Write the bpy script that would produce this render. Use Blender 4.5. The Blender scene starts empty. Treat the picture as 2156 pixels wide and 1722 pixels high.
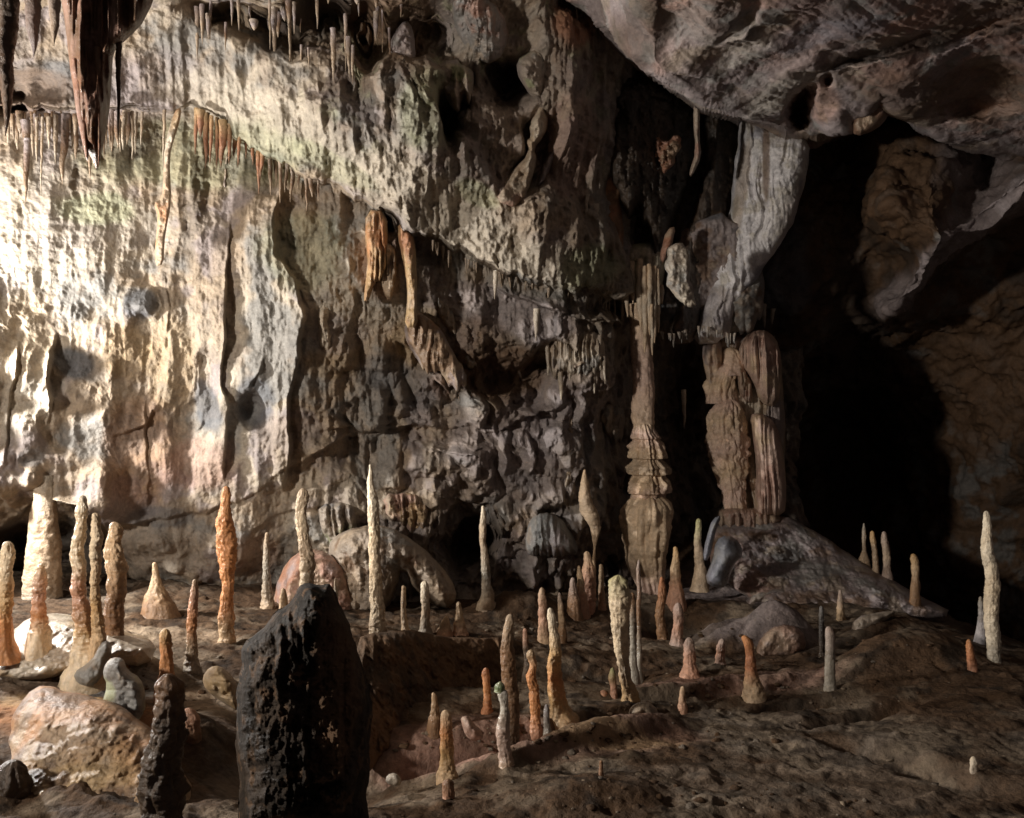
import bpy, math, random
import numpy as np
from mathutils import Vector

f32 = np.float32
random.seed(7)
RNG = np.random.RandomState(11)
scene = bpy.context.scene
COL = scene.collection

# ------------------------------------------------------------------ camera frame (photo measured on a 2155 x 1722 grid)
F, CX, CY, CZ = 1866.0, 1077.5, 861.0, 1.8

def pt(X, Y, D):
    """world point seen at (X, Y) at a distance D in front of the camera"""
    X = np.asarray(X, float); Y = np.asarray(Y, float); D = np.asarray(D, float)
    return np.stack([(X - CX) / F * D, D + 0 * X, CZ + (CY - Y) / F * D], -1)

# ------------------------------------------------------------------ noise
TN = 64
TAB = RNG.rand(TN, TN, TN).astype(f32) * 2 - 1
TABF = TAB.ravel()

def vn(x, y, z):
    xi = np.floor(x).astype(np.int32); yi = np.floor(y).astype(np.int32); zi = np.floor(z).astype(np.int32)
    fx = (x - xi).astype(f32); fy = (y - yi).astype(f32); fz = (z - zi).astype(f32)
    fx = fx * fx * (3 - 2 * fx); fy = fy * fy * (3 - 2 * fy); fz = fz * fz * (3 - 2 * fz)
    m = TN - 1
    x0 = (xi & m) * (TN * TN); x1 = ((xi + 1) & m) * (TN * TN)
    y0 = (yi & m) * TN; y1 = ((yi + 1) & m) * TN
    z0 = zi & m; z1 = (zi + 1) & m
    t = TABF
    a = t[x0 + y0 + z0]; b = t[x1 + y0 + z0]; a = a + (b - a) * fx
    c = t[x0 + y1 + z0]; d = t[x1 + y1 + z0]; c = c + (d - c) * fx
    a = a + (c - a) * fy
    e = t[x0 + y0 + z1]; g = t[x1 + y0 + z1]; e = e + (g - e) * fx
    h = t[x0 + y1 + z1]; i = t[x1 + y1 + z1]; h = h + (i - h) * fx
    e = e + (h - e) * fy
    return a + (e - a) * fz

def fbm(P, s, octv=4, gain=.5, off=0.0, st=(1, 1, 1), kind=''):
    x = P[..., 0] * s * st[0] + off; y = P[..., 1] * s * st[1] + off * 1.7; z = P[..., 2] * s * st[2] + off * 2.3
    o = 0; a = 1.0; n = 0
    for k in range(octv):
        v = vn(x, y, z)
        if kind == 'r': v = 1 - 2 * np.abs(v)
        elif kind == 'b': v = 2 * np.abs(v) - 1
        o = o + a * v; n += a
        a *= gain; x = x * 2.03 + 13.1; y = y * 2.03 + 7.7; z = z * 2.03 + 3.3
    return o / n

def sst(a, b, x):
    t = np.clip((x - a) / (b - a), 0, 1)
    return t * t * (3 - 2 * t)

def cells(x, y, z, off=0):
    """F1, F2 of jittered cells"""
    xi = np.floor(x).astype(np.int32); yi = np.floor(y).astype(np.int32); zi = np.floor(z).astype(np.int32)
    f1 = np.full(x.shape, 9., f32); f2 = f1.copy(); idv = np.zeros(x.shape, f32)
    m = TN - 1
    for i in (-1, 0, 1):
        for j in (-1, 0, 1):
            for k in (-1, 0, 1):
                a = xi + i; b = yi + j; c = zi + k
                h = ((a + off) & m) * TN * TN + (b & m) * TN + (c & m)
                px = a + .5 + .45 * TABF[h]; py = b + .5 + .45 * TABF[(h + 7919) % TN ** 3]; pz = c + .5 + .45 * TABF[(h + 104729) % TN ** 3]
                d = np.sqrt((px - x) ** 2 + (py - y) ** 2 + (pz - z) ** 2).astype(f32)
                nb = d < f1
                f2 = np.where(nb, f1, np.minimum(f2, d)); f1 = np.where(nb, d, f1)
                idv = np.where(nb, TABF[(h + 31337) % TN ** 3], idv)
    return f1, f2, idv

# ------------------------------------------------------------------ materials
def mat_rock(name, rough=.75, spec=.3, bump=.5, fine=38., coat=0.0, mott=.35, sat=1.0):
    m = bpy.data.materials.new(name); m.use_nodes = True
    nt = m.node_tree; nd = nt.nodes; lk = nt.links
    b = nd['Principled BSDF']
    at = nd.new('ShaderNodeAttribute'); at.attribute_name = 'rock_colour'
    tc = nd.new('ShaderNodeTexCoord')
    n1 = nd.new('ShaderNodeTexNoise'); n1.inputs['Scale'].default_value = 6.; n1.inputs['Detail'].default_value = 7; n1.inputs['Roughness'].default_value = .68
    n2 = nd.new('ShaderNodeTexNoise'); n2.inputs['Scale'].default_value = fine; n2.inputs['Detail'].default_value = 5; n2.inputs['Roughness'].default_value = .7
    n3 = nd.new('ShaderNodeTexNoise'); n3.inputs['Scale'].default_value = fine * .3; n3.inputs['Detail'].default_value = 3
    for n in (n1, n2, n3): lk.new(tc.outputs['Object'], n.inputs['Vector'])
    mr = nd.new('ShaderNodeMapRange'); mr.inputs[1].default_value = .3; mr.inputs[2].default_value = .7
    mr.inputs[3].default_value = 1 - mott; mr.inputs[4].default_value = 1 + mott * .75
    lk.new(n1.outputs['Fac'], mr.inputs[0])
    mr2 = nd.new('ShaderNodeMapRange'); mr2.inputs[1].default_value = .35; mr2.inputs[2].default_value = .65
    mr2.inputs[3].default_value = 1 - mott * .5; mr2.inputs[4].default_value = 1 + mott * .4
    lk.new(n2.outputs['Fac'], mr2.inputs[0])
    mu = nd.new('ShaderNodeMath'); mu.operation = 'MULTIPLY'; lk.new(mr.outputs[0], mu.inputs[0]); lk.new(mr2.outputs[0], mu.inputs[1])
    vm = nd.new('ShaderNodeVectorMath'); vm.operation = 'SCALE'
    lk.new(at.outputs['Color'], vm.inputs[0]); lk.new(mu.outputs[0], vm.inputs['Scale'])
    lk.new(vm.outputs[0], b.inputs['Base Color'])
    ad = nd.new('ShaderNodeMath'); ad.operation = 'MULTIPLY_ADD'; ad.inputs[1].default_value = 1.6
    lk.new(n3.outputs['Fac'], ad.inputs[0]); lk.new(n2.outputs['Fac'], ad.inputs[2])
    bp = nd.new('ShaderNodeBump'); bp.inputs['Strength'].default_value = bump; bp.inputs['Distance'].default_value = .02
    lk.new(ad.outputs[0], bp.inputs['Height']); lk.new(bp.outputs[0], b.inputs['Normal'])
    rr = nd.new('ShaderNodeMapRange'); rr.inputs[1].default_value = .35; rr.inputs[2].default_value = .65
    rr.inputs[3].default_value = max(rough - .15, .08); rr.inputs[4].default_value = min(rough + .15, 1)
    lk.new(n1.outputs['Fac'], rr.inputs[0]); lk.new(rr.outputs[0], b.inputs['Roughness'])
    b.inputs['Specular IOR Level'].default_value = spec
    if coat:
        b.inputs['Coat Weight'].default_value = coat; b.inputs['Coat Roughness'].default_value = .12
        lk.new(bp.outputs[0], b.inputs['Coat Normal'])
    return m

M_WALL = mat_rock('limestone_wall', .68, .32, .6)
M_FLOW = mat_rock('flowstone', .5, .4, .6, 45., coat=.12)
M_WET = mat_rock('wet_calcite', .38, .5, .5, 40., coat=.6)
M_FLOOR = mat_rock('cave_earth', .85, .2, .9, 30., mott=.45)

PAL = dict(snow=(.80, .78, .78), honey=(.62, .46, .30), rose=(.60, .43, .34), cream=(.52, .45, .35), white=(.62, .58, .50), tan=(.40, .305, .21), ochre=(.42, .29, .15), orange=(.43, .21, .095),
           deep=(.33, .15, .08), pink=(.40, .24, .18), grey=(.25, .24, .22), slate=(.12, .125, .135), blue=(.30, .30, .34), green=(.33, .35, .20),
           moss=(.13, .17, .07), brown=(.17, .10, .055), dark=(.07, .05, .035), black=(.022, .017, .012), mauve=(.31, .26, .25), sand=(.34, .275, .21))
for k in PAL: PAL[k] = np.array(PAL[k])

# ------------------------------------------------------------------ mesh from arrays
def link_mesh(name, V, Q, C, mat, parent=None, tri=None, smooth=True, origin=None):
    V = np.asarray(V, np.float32).reshape(-1, 3)
    if origin is None:
        mn = V.min(0); mx = V.max(0)
        origin = np.array([(mn[0] + mx[0]) / 2, (mn[1] + mx[1]) / 2, mn[2]])
    if parent is not None: origin = np.array(parent.location)
    V = V - np.asarray(origin, np.float32)
    me = bpy.data.meshes.new(name)
    Q = np.asarray(Q, np.int32)
    nq = len(Q)
    me.vertices.add(len(V)); me.vertices.foreach_set('co', V.ravel())
    nv = Q.shape[1]
    me.loops.add(nq * nv); me.loops.foreach_set('vertex_index', Q.ravel())
    me.polygons.add(nq); me.polygons.foreach_set('loop_start', np.arange(0, nq * nv, nv, dtype=np.int32))
    if smooth: me.polygons.foreach_set('use_smooth', np.ones(nq, bool))
    me.update(calc_edges=True)
    at = me.color_attributes.new('rock_colour', 'FLOAT_COLOR', 'POINT')
    C4 = np.ones((len(V), 4), np.float32); C4[:, :3] = np.clip(C, .004, .9)
    at.data.foreach_set('color', C4.ravel())
    me.materials.append(mat)
    o = bpy.data.objects.new(name, me); COL.objects.link(o)
    if parent is None: o.location = origin
    else: o.parent = parent
    return o

def tag(o, label=None, cat=None, group=None, kind=None):
    if label: o['label'] = label
    if cat: o['category'] = cat
    if group: o['group'] = group
    if kind: o['kind'] = kind
    return o

def grid_quads(ny, nx, flip=False):
    i = np.arange(ny - 1)[:, None] * nx + np.arange(nx - 1)[None, :]
    q = np.stack([i, i + nx, i + nx + 1, i + 1], -1).reshape(-1, 4)
    return q[:, ::-1] if flip else q

def normals(P):
    du = np.gradient(P, axis=1); dv = np.gradient(P, axis=0)
    n = np.cross(dv, du); n /= (np.linalg.norm(n, axis=-1, keepdims=True) + 1e-9)
    s = np.sign((n * (P - np.array([0, 0, CZ]))).sum(-1, keepdims=True))
    return -n * s

def shepard(X, Y, pts, sig):
    num = 0; den = 1e-12
    for (a, b, v) in pts:
        w = np.exp(-((X - a) ** 2 + (Y - b) ** 2) / (2 * sig * sig)) + 2e-5 / (1 + ((X - a) ** 2 + (Y - b) ** 2) / sig ** 2)
        num = num + w * v; den = den + w
    return num / den

def blob(X, Y, cx, cy, rx, ry, ang=0, p=2):
    c, s = math.cos(math.radians(ang)), math.sin(math.radians(ang))
    u = ((X - cx) * c + (Y - cy) * s) / rx; v = (-(X - cx) * s + (Y - cy) * c) / ry
    return np.exp(-(u * u + v * v) ** (p / 2))

def tint(C, X, Y, P, zones, off=0.):
    """zones: (cx, cy, rx, ry, colour, weight, angle): stains and painted-in shade with an uneven edge"""
    e = fbm(P, 2.2, 4, .6, off + 5)
    for k, z in enumerate(zones):
        cx, cy, rx, ry, col, w = z[:6]; ang = z[6] if len(z) > 6 else 0
        b = blob(X, Y, cx, cy, rx, ry, ang)
        m = sst(.25, .6, b + e * .35) * w
        C = C * (1 - m[..., None]) + PAL[col] * m[..., None]
    return C

def fin(X, Y, line, H, L, R=6., side=-1, fade=30):
    """a fin standing off the wall along a falling line; gentle on one side, sheer on the other"""
    ys = [p[1] for p in line]; xs = [p[0] for p in line]
    xl = np.interp(Y, ys, xs)
    d = (X - xl) * side                        # positive on the gentle side
    h = np.where(d > 0, np.exp(-np.maximum(d, 0) / L), 1 - sst(0, R, -d))
    env = sst(ys[0] - fade, ys[0] + fade, Y) * (1 - sst(ys[-1] - fade, ys[-1] + fade, Y))
    return H * h * env

def lip(X, Y, line, H, L, R=6., fade=30):
    """a ledge edge along a line running across; the rock above stands forward, below it is undercut"""
    xs = [p[0] for p in line]; ys = [p[1] for p in line]
    yl = np.interp(X, xs, ys)
    d = yl - Y
    h = np.where(d > 0, np.exp(-np.maximum(d, 0) / L), 1 - sst(0, R, -d))
    env = sst(xs[0] - fade, xs[0] + fade, X) * (1 - sst(xs[-1] - fade, xs[-1] + fade, X))
    return H * h * env
#@@WALLS
# ------------------------------------------------------------------ big cave surfaces
STEP = 2.0

def sheet(name, x0, x1, y0, y1, step, depth_fn, colour_fn, mat, feat_fn=None, noise_fn=None, out=None):
    xs = np.arange(x0, x1, step); ys = np.arange(y0, y1, step)
    X, Y = np.meshgrid(xs, ys)
    D = depth_fn(X, Y)
    P = pt(X, Y, D)
    if feat_fn is not None:
        wx = 16 * fbm(P, 1.3, 3, .6, 31) + 7 * fbm(P, 5, 3, .6, 41); wy = 22 * fbm(P, 1.3, 3, .6, 77) + 9 * fbm(P, 5, 3, .6, 87)
        H = feat_fn(X + wx, Y + wy, P)
        P = pt(X, Y, np.maximum(D - H, 1.5))
    P0 = P
    if noise_fn is not None:
        N = normals(pt(X, Y, D)) if out is None else np.array(out); h = noise_fn(X, Y, P)
        P = P + N * h[..., None]
    C = colour_fn(X, Y, P0)
    return link_mesh(name, P.reshape(-1, 3), grid_quads(len(ys), len(xs)), C.reshape(-1, 3), mat)

def base_colour(P, pal, off=0., s=1.0):
    a = fbm(P, .8 * s, 4, .55, off); b = fbm(P, 2.3 * s, 4, .6, off + 9); c = fbm(P, 6. * s, 3, .6, off + 19)
    C = np.broadcast_to(PAL[pal[0]], P.shape).copy()
    for k, (n, col, lo, hi) in enumerate(((a, pal[1], -.05, .3), (b, pal[2], .02, .3), (-b, pal[3], .05, .3), (c, pal[4], .1, .4))):
        m = sst(lo, hi, n)[..., None] * .8
        C = C * (1 - m) + PAL[col] * m
    return C

def drips(P, s, off, stz=.16):
    """falling flutes: ridged noise drawn out downwards"""
    w = P + np.stack([fbm(P, 1.5, 2, .5, off + 3)] * 3, -1) * np.array([.12, .12, 0])
    return fbm(w, s, 3, .5, off, (1, 1, stz), 'r')

# ---- left wall
def ledge_lip(X): return np.interp(X, [-300, 400, 480, 560, 640, 700, 770, 880, 950, 1040, 1130, 1220, 1310, 1450], [245, 240, 285, 340, 385, 412, 445, 500, 542, 580, 600, 622, 655, 690])
def wig(X, s, o):
    X = np.asarray(X, float) / s
    return vn(X, 0 * X + o, 0 * X + .3) + .5 * vn(X * 2.3, 0 * X + o + 5, 0 * X + .3)
def wall_depth(X, Y):
    D = 7.4 + 1.6 * X / 1400. + 2. * sst(1180, 1520, X)
    LP = ledge_lip(X) + 13 * wig(X, 46., 3.) + 5 * wig(X, 11., 9.) + 10 * wig(Y, 50., 4.)
    t = np.clip((LP - Y) / 200., 0, 1.7)                                    # everything above the ledge lip leans out overhead
    top = np.interp(X, [-330, 250, 400, 470, 600, 745, 840, 930, 1040, 1200, 1330, 1450], [-400, -300, -90, 60, 120, 160, 215, 290, 400, 470, 520, 640])
    D = D + .30 * sst(0, 70, top + 26 * wig(X, 60., 13.) - Y) * sst(380, 560, X) * (1 - sst(1150, 1350, X))      # folded recess behind the ledge
    D = D - (.42 * sst(0, .09, t) * (1 - sst(1280, 1400, X)) + .40 * t * (1 - sst(1100, 1290, X)))
    D = D + .35 * sst(1050, 1250, Y)
    D = D - 1.6 * sst(60, -260, Y)                                                  # vault coming over
    D = D + .25 * sst(700, 950, Y) * sst(650, 800, X) - .35 * sst(820, 1150, Y) * sst(600, 800, X)
    return D

FINS = [
    ([(490, 480), (486, 600), (478, 700), (470, 800), (482, 850), (474, 900), (465, 985)], .34, 70, 7),
    ([(592, 400), (585, 470), (588, 540), (622, 590), (640, 660), (628, 740), (612, 790), (604, 870), (606, 940), (594, 1015)], .42, 60, 9),
    ([(118, 720), (105, 790), (112, 860)], .3, 60, 8),
    ([(45, 730), (30, 860), (22, 950)], .15, 30, 8),
    ([(350, 590), (352, 650), (344, 720)], .10, 30, 8),
    ([(302, 840), (298, 900), (306, 965), (310, 1050)], .10, 28, 6),
    ([(560, 740), (548, 770), (520, 800)], .15, 30, 6),
    ([(735, 600), (728, 690), (700, 760)], .10, 40, 8),
    ([(1010, 620), (1000, 700), (1020, 760)], .15, 60, 8),
    ([(1220, 900), (1228, 960), (1205, 1010), (1195, 1060)], .22, 30, 7),
    ([(1100, 900), (1110, 960), (1085, 1010)], .15, 40, 8),
    ([(960, 660), (985, 720), (1000, 790)], .22, 60, 9),
    ([(1170, 620), (1205, 690), (1190, 770)], .15, 50, 9),
]
LIPS = [
    ([(-300, 1000), (0, 1015), (30, 1055), (55, 1072), (90, 1048), (140, 1042), (190, 1062), (240, 1090)], 1.0, 260, 7),
    ([(240, 1078), (300, 1084), (360, 1072), (450, 1062), (530, 1030), (585, 985), (640, 960), (740, 925)], .34, 120, 7),
    ([(700, 905), (830, 912), (900, 900), (985, 886), (1040, 900), (1100, 868), (1180, 838), (1310, 800)], .38, 90, 8),
    ([(820, 700), (900, 760), (960, 830), (1010, 850)], .2, 60, 8),
    ([(240, 905), (300, 880), (320, 850)], .10, 40, 6),
    ([(1040, 600), (1130, 640), (1220, 660), (1310, 690)], .35, 60, 8),
    ([(690, 1110), (800, 1060), (900, 1050), (960, 1075)], .2, 60, 9),
    ([(520, 1120), (560, 1090), (640, 1060), (690, 1050)], .12, 40, 9),
]
HOLES = [  # cx, cy, rx, ry, depth, angle
    (1060, 790, 95, 50, .6, 20), (1120, 740, 60, 40, .5, 0), (985, 1130, 45, 70, 1.0, 20), (1150, 1050, 60, 35, .25, 0),
    (600, 90, 60, 36, .4, 20), (500, 40, 90, 24, .5, 12), (690, 50, 60, 55, .5, 0), (780, 80, 30, 90, .55, 0), (890, 80, 60, 50, .5, 0),
    (1055, 180, 55, 46, .7, 20), (945, 255, 22, 55, .6, 0), (1190, 32, 36, 22, .8, 0), (1340, 30, 55, 45, .9, 0), (1120, 330, 30, 60, .5, 10),
    (60, 190, 60, 30, .6, -10), (820, 465, 26, 30, .5, 0), (300, 640, 40, 30, -.10, 0), (440, 790, 30, 60, .12, 0), (545, 850, 38, 50, .22, 0),
    (400, 870, 30, 40, .12, 20), (1275, 640, 40, 24, .5, 0), (1440, 880, 30, 140, .5, 0), (110, 1170, 150, 100, .8, 0),
    (230, 870, 40, 50, -.05, 0), (1180, 905, 50, 40, -.15, 0), (880, 960, 60, 40, -.15, 10), (990, 960, 60, 40, -.2, -10), (700, 1030, 60, 50, -.1, 0), (1240, 1180, 60, 80, .5, 0), (330, 1170, 120, 60, -.25, 0), (470, 1180, 70, 60, -.18, 0),
]

def wall_feat(X, Y, P):
    H = 0 * X
    for l, h, L, R in FINS: H = H + fin(X, Y, l, h * .38, L, R)
    g = np.clip(.75 + 1.3 * fbm(P, 1.6, 3, .6, 131), .1, 1.6)
    for l, h, L, R in LIPS: H = H + lip(X, Y, l, h * .55, L, R) * g
    k = np.clip(1 + 1.1 * fbm(P, 2.4, 3, .6, 141), .2, 1.7)
    X2 = X + 26 * fbm(P, 2.6, 3, .6, 151); Y2 = Y + 26 * fbm(P, 2.6, 3, .6, 161)
    for cx, cy, rx, ry, d, a in HOLES: H = H - d * k * blob(X2, Y2, cx, cy, rx, ry, a, 2.4)
    return H

def wall_noise(X, Y, P):
    flow = np.clip(sst(-.15, .15, fbm(P, .9, 3, .5, 3)) * sst(560, 700, Y) * (1 - sst(640, 760, X) * .6) + blob(X, Y, 380, 950, 170, 160), 0, 1)
    rough = .20 * fbm(P, .9, 3, .5, 10) + .05 * fbm(P, 2.6, 4, .55, 20, kind='b') + .10 * fbm(P, 1.9, 5, .58, 27, (1, 1, .42), 'r') + .045 * fbm(P, 6, 4, .6, 24, (1, 1, .6), 'r')
    chunk = sst(620, 760, X) * sst(640, 820, Y)
    q = P + np.stack([fbm(P, 2.5, 3, .6, 35), fbm(P, 2.5, 3, .6, 36), fbm(P, 2.5, 3, .6, 37)], -1) * .22
    f1, f2, _ = cells((q[..., 0] * 2.9 + q[..., 2] * .8).astype(f32), (q[..., 1] * 2).astype(f32), (q[..., 2] * 2.1 - q[..., 0] * .4).astype(f32))
    rough = rough + chunk * (.16 * (np.clip(f2 - f1, 0, .6)) - .04) + (.35 + chunk) * .05 * fbm(P, 3.4, 3, .55, 61, (1, 1, .5), 'r')
    d1 = .07 * drips(P, 3.2, 40) + .03 * drips(P, 8., 50, .1)
    up = sst(420, 260, Y) * sst(520, 700, X)                 # curtains in the high recess
    ribs = .13 * fbm(P + np.stack([fbm(P, 1.2, 2, .5, 83)] * 3, -1) * np.array([.18, 0, 0]), 1.5, 4, .5, 81, (1, 1, .13), 'r')
    return ribs * (1 - .5 * chunk) + rough * (.6 + 1.15 * sst(450, 800, X)) * (1 - flow * .55) + (.008 + .045 * sst(450, 800, X)) * (1 - flow) * fbm(P, 4., 4, .6, 29, (1, 1, .35), 'r') + d1 * (.2 + .6 * flow + .6 * up) + .20 * up * drips(P, 1.5, 66, .3) + .012 * fbm(P, 22, 3, .6, 71)

WALL_ZONES = [  # wall tones; the dark patches over the hollows paint in their shade
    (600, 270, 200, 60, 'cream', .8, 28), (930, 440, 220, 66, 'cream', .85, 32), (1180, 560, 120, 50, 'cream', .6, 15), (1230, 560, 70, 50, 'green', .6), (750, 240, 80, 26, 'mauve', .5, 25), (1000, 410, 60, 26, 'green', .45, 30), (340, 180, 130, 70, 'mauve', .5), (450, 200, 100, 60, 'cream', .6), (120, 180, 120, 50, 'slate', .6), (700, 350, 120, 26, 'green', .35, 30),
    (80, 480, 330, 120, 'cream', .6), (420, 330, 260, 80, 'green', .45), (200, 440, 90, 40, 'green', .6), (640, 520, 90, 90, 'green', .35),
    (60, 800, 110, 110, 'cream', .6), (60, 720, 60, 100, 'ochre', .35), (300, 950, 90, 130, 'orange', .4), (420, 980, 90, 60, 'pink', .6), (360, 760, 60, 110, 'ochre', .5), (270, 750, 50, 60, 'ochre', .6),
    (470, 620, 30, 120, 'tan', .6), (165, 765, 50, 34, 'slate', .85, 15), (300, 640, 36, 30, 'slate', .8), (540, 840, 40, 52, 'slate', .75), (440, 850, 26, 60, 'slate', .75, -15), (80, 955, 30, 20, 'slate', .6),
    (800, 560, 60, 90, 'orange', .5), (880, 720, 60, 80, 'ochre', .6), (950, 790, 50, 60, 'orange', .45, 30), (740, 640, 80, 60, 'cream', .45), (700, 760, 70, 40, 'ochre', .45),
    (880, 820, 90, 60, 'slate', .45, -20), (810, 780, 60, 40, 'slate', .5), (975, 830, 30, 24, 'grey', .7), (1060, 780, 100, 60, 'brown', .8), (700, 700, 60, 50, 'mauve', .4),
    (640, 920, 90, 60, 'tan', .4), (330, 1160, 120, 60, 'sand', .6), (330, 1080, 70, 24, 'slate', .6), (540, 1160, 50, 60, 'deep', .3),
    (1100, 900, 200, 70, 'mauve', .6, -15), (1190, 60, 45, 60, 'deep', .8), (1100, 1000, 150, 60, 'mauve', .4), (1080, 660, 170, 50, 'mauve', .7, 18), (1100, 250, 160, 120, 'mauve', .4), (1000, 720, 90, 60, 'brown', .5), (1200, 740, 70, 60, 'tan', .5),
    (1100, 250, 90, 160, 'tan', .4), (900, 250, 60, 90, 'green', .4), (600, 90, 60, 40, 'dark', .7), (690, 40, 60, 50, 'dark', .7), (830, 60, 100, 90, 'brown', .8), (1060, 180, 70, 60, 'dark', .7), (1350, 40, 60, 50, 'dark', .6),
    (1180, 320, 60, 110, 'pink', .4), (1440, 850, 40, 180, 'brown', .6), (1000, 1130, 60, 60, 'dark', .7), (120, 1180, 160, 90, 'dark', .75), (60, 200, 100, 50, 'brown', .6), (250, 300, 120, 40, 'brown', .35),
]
def wall_colour(X, Y, P):
    C = base_colour(P, ('tan', 'cream', 'grey', 'mauve', 'sand'), 2.)
    k = sst(600, 1100, X)[..., None] * .55
    C = C * (1 - k) + k * base_colour(P, ('sand', 'mauve', 'grey', 'tan', 'brown'), 8.)
    up = (sst(430, 250, Y) * sst(560, 760, X))[..., None] * .6
    C = C * (1 - up) + up * base_colour(P, ('grey', 'tan', 'mauve', 'brown', 'green'), 14.)
    return tint(C, X, Y, P, WALL_ZONES) * (np.array([.72, .73, .74]) + .10 * (sst(250, 500, X) * sst(1500, 1100, X))[..., None])  # middle of the wall lightened in colour to stand in for stronger light

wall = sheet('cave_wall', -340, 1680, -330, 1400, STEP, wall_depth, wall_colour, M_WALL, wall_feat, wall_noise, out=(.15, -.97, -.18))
tag(wall, kind='structure')

# ---- vault on the upper right
def ceil_depth(X, Y):
    zc = 3.0 + .35 * sst(1300, 2100, X)
    D = (zc) * F / np.maximum(CY - Y + 60, 200) * .92
    rim = np.interp(X, [1100, 1300, 1400, 1480, 1560, 1650, 1720, 1790, 1850, 1930, 2010, 2155, 2600],
                    [-60, 90, 170, 215, 245, 300, 300, 255, 190, 240, 300, 350, 420])
    over = Y - rim
    return D + 4.5 * sst(-12, 70, over) + 2.2 * sst(1380, 1220, X)

def ceil_feat(X, Y, P):
    H = 0 * X
    for cx, cy, rx, ry, d, a in [(1690, 225, 22, 50, 1.4, 10), (1400, 60, 80, 60, .35, -30), (1900, 90, 200, 16, .22, -14), (2060, 60, 120, 10, .15, -20), (1740, 165, 12, 16, .3, 0),
                                 (1760, 270, 34, 40, -.3, 20), (1640, 120, 150, 20, .1, -35), (1560, 60, 60, 12, .1, -40), (2080, 160, 90, 60, .5, 0), (2000, 200, 60, 30, .3, 0)]:
        H = H - d * blob(X, Y, cx, cy, rx, ry, a, 3)
    return H

def ceil_noise(X, Y, P):
    q = np.stack([P[..., 0] * .8 + P[..., 1] * .6, -P[..., 0] * .6 + P[..., 1] * .8, P[..., 2]], -1)
    s = fbm(q, 1.6, 4, .55, 90, (.35, 1.6, 1), 'r'); t = fbm(q, 5., 4, .6, 93, (.3, 1.5, 1), 'r')
    return .20 * fbm(P, .8, 3, .5, 91) + .06 * s + .03 * t + .015 * fbm(P, 8, 3, .6, 95, kind='b')

def ceil_colour(X, Y, P):
    C = base_colour(P, ('mauve', 'pink', 'mauve', 'sand', 'grey'), 22.) * 1.15
    return tint(C, X, Y, P, [(1700, 150, 200, 60, 'mauve', .6, -35), (1500, 60, 120, 60, 'grey', .6), (2080, 180, 130, 70, 'brown', .7), (1900, 95, 200, 16, 'dark', .8, -14), (1720, 210, 50, 50, 'pink', .6),
                             (1650, 190, 90, 30, 'white', .6, -35), (1560, 130, 80, 24, 'white', .45, -35), (1750, 60, 160, 24, 'blue', .5, -20), (1360, 60, 70, 80, 'dark', .7), (1900, 180, 90, 60, 'brown', .5), (2100, 30, 140, 50, 'brown', .6)], 30)
vault = sheet('cave_ceiling', 1180, 2560, -400, 520, 2.4, ceil_depth, ceil_colour, M_WALL, ceil_feat, ceil_noise)
tag(vault, kind='structure')

# ---- far right wall and the black passage
RIGHT = [(1450, 200, 11.5), (1450, 600, 11.5), (1500, 1000, 12.2), (1650, 400, 10.4), (1650, 800, 11.6), (1700, 1100, 15), (1760, 560, 10.3), (1720, 480, 9.9), (1700, 600, 10.1), (1800, 640, 10.9), (1750, 900, 16), (1850, 1000, 17), (1900, 850, 16), (1780, 330, 10.6), (1900, 250, 13.),
         (1900, 400, 11.2), (1980, 480, 11.2), (1860, 640, 11.2), (1850, 780, 12.8), (1930, 740, 11.2), (1940, 950, 12.8), (1980, 620, 10.6), (2080, 520, 10.), (2155, 440, 9.4), (2050, 350, 10.6), (2155, 280, 10.), (2155, 600, 11.), (2060, 720, 11.), (2155, 900, 10.8), (2050, 950, 11.8),
         (1990, 1100, 12.6), (2155, 1200, 12), (2400, 600, 8.5), (2400, 1000, 9), (1600, 1300, 13), (1900, 1350, 16), (2155, 1400, 12), (2000, 800, 11.8)]
def right_depth(X, Y):
    u = ((X - 1840) * .717 - (Y - 690) * .697); d = ((X - 1840) * .697 + (Y - 690) * .717)
    return shepard(X, Y, RIGHT, 105.) - 1.3 * np.exp(-(d / 55.) ** 2) * sst(-60, 60, u) - 2.0 * blob(X, Y, 1925, 400, 112, 150, 0, 4)
def right_noise(X, Y, P):
    q = np.stack([P[..., 0] * .7 + P[..., 2] * .7, P[..., 1], -P[..., 0] * .7 + P[..., 2] * .7], -1)
    return .35 * fbm(P, .6, 3, .5, 110) + .14 * fbm(P, 1.8, 4, .55, 113, kind='b') + .08 * fbm(q, 2.2, 4, .6, 117, (.3, 1, 2), 'r') + .03 * fbm(P, 6, 3, .6, 119)
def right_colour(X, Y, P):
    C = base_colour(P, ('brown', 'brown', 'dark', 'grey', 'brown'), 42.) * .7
    k = .6 * sst(14.5, 18., P[..., 1])[..., None]; C = C * (1 - k) + PAL['black'] * k  # deepest rock blackened with distance, standing in for the passage shadow
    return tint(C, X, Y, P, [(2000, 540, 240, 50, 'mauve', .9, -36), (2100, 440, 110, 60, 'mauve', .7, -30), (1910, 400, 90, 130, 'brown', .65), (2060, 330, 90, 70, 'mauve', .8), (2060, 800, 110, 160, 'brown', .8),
                             (1800, 880, 90, 240, 'dark', .9), (1640, 560, 60, 120, 'slate', .6), (1790, 640, 50, 200, 'dark', .7)], 44)  # mauve slant paints the lit band, dark zones the shade of the passage
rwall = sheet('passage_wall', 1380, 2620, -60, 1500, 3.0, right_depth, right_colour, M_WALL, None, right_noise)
tag(rwall, kind='structure')

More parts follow.
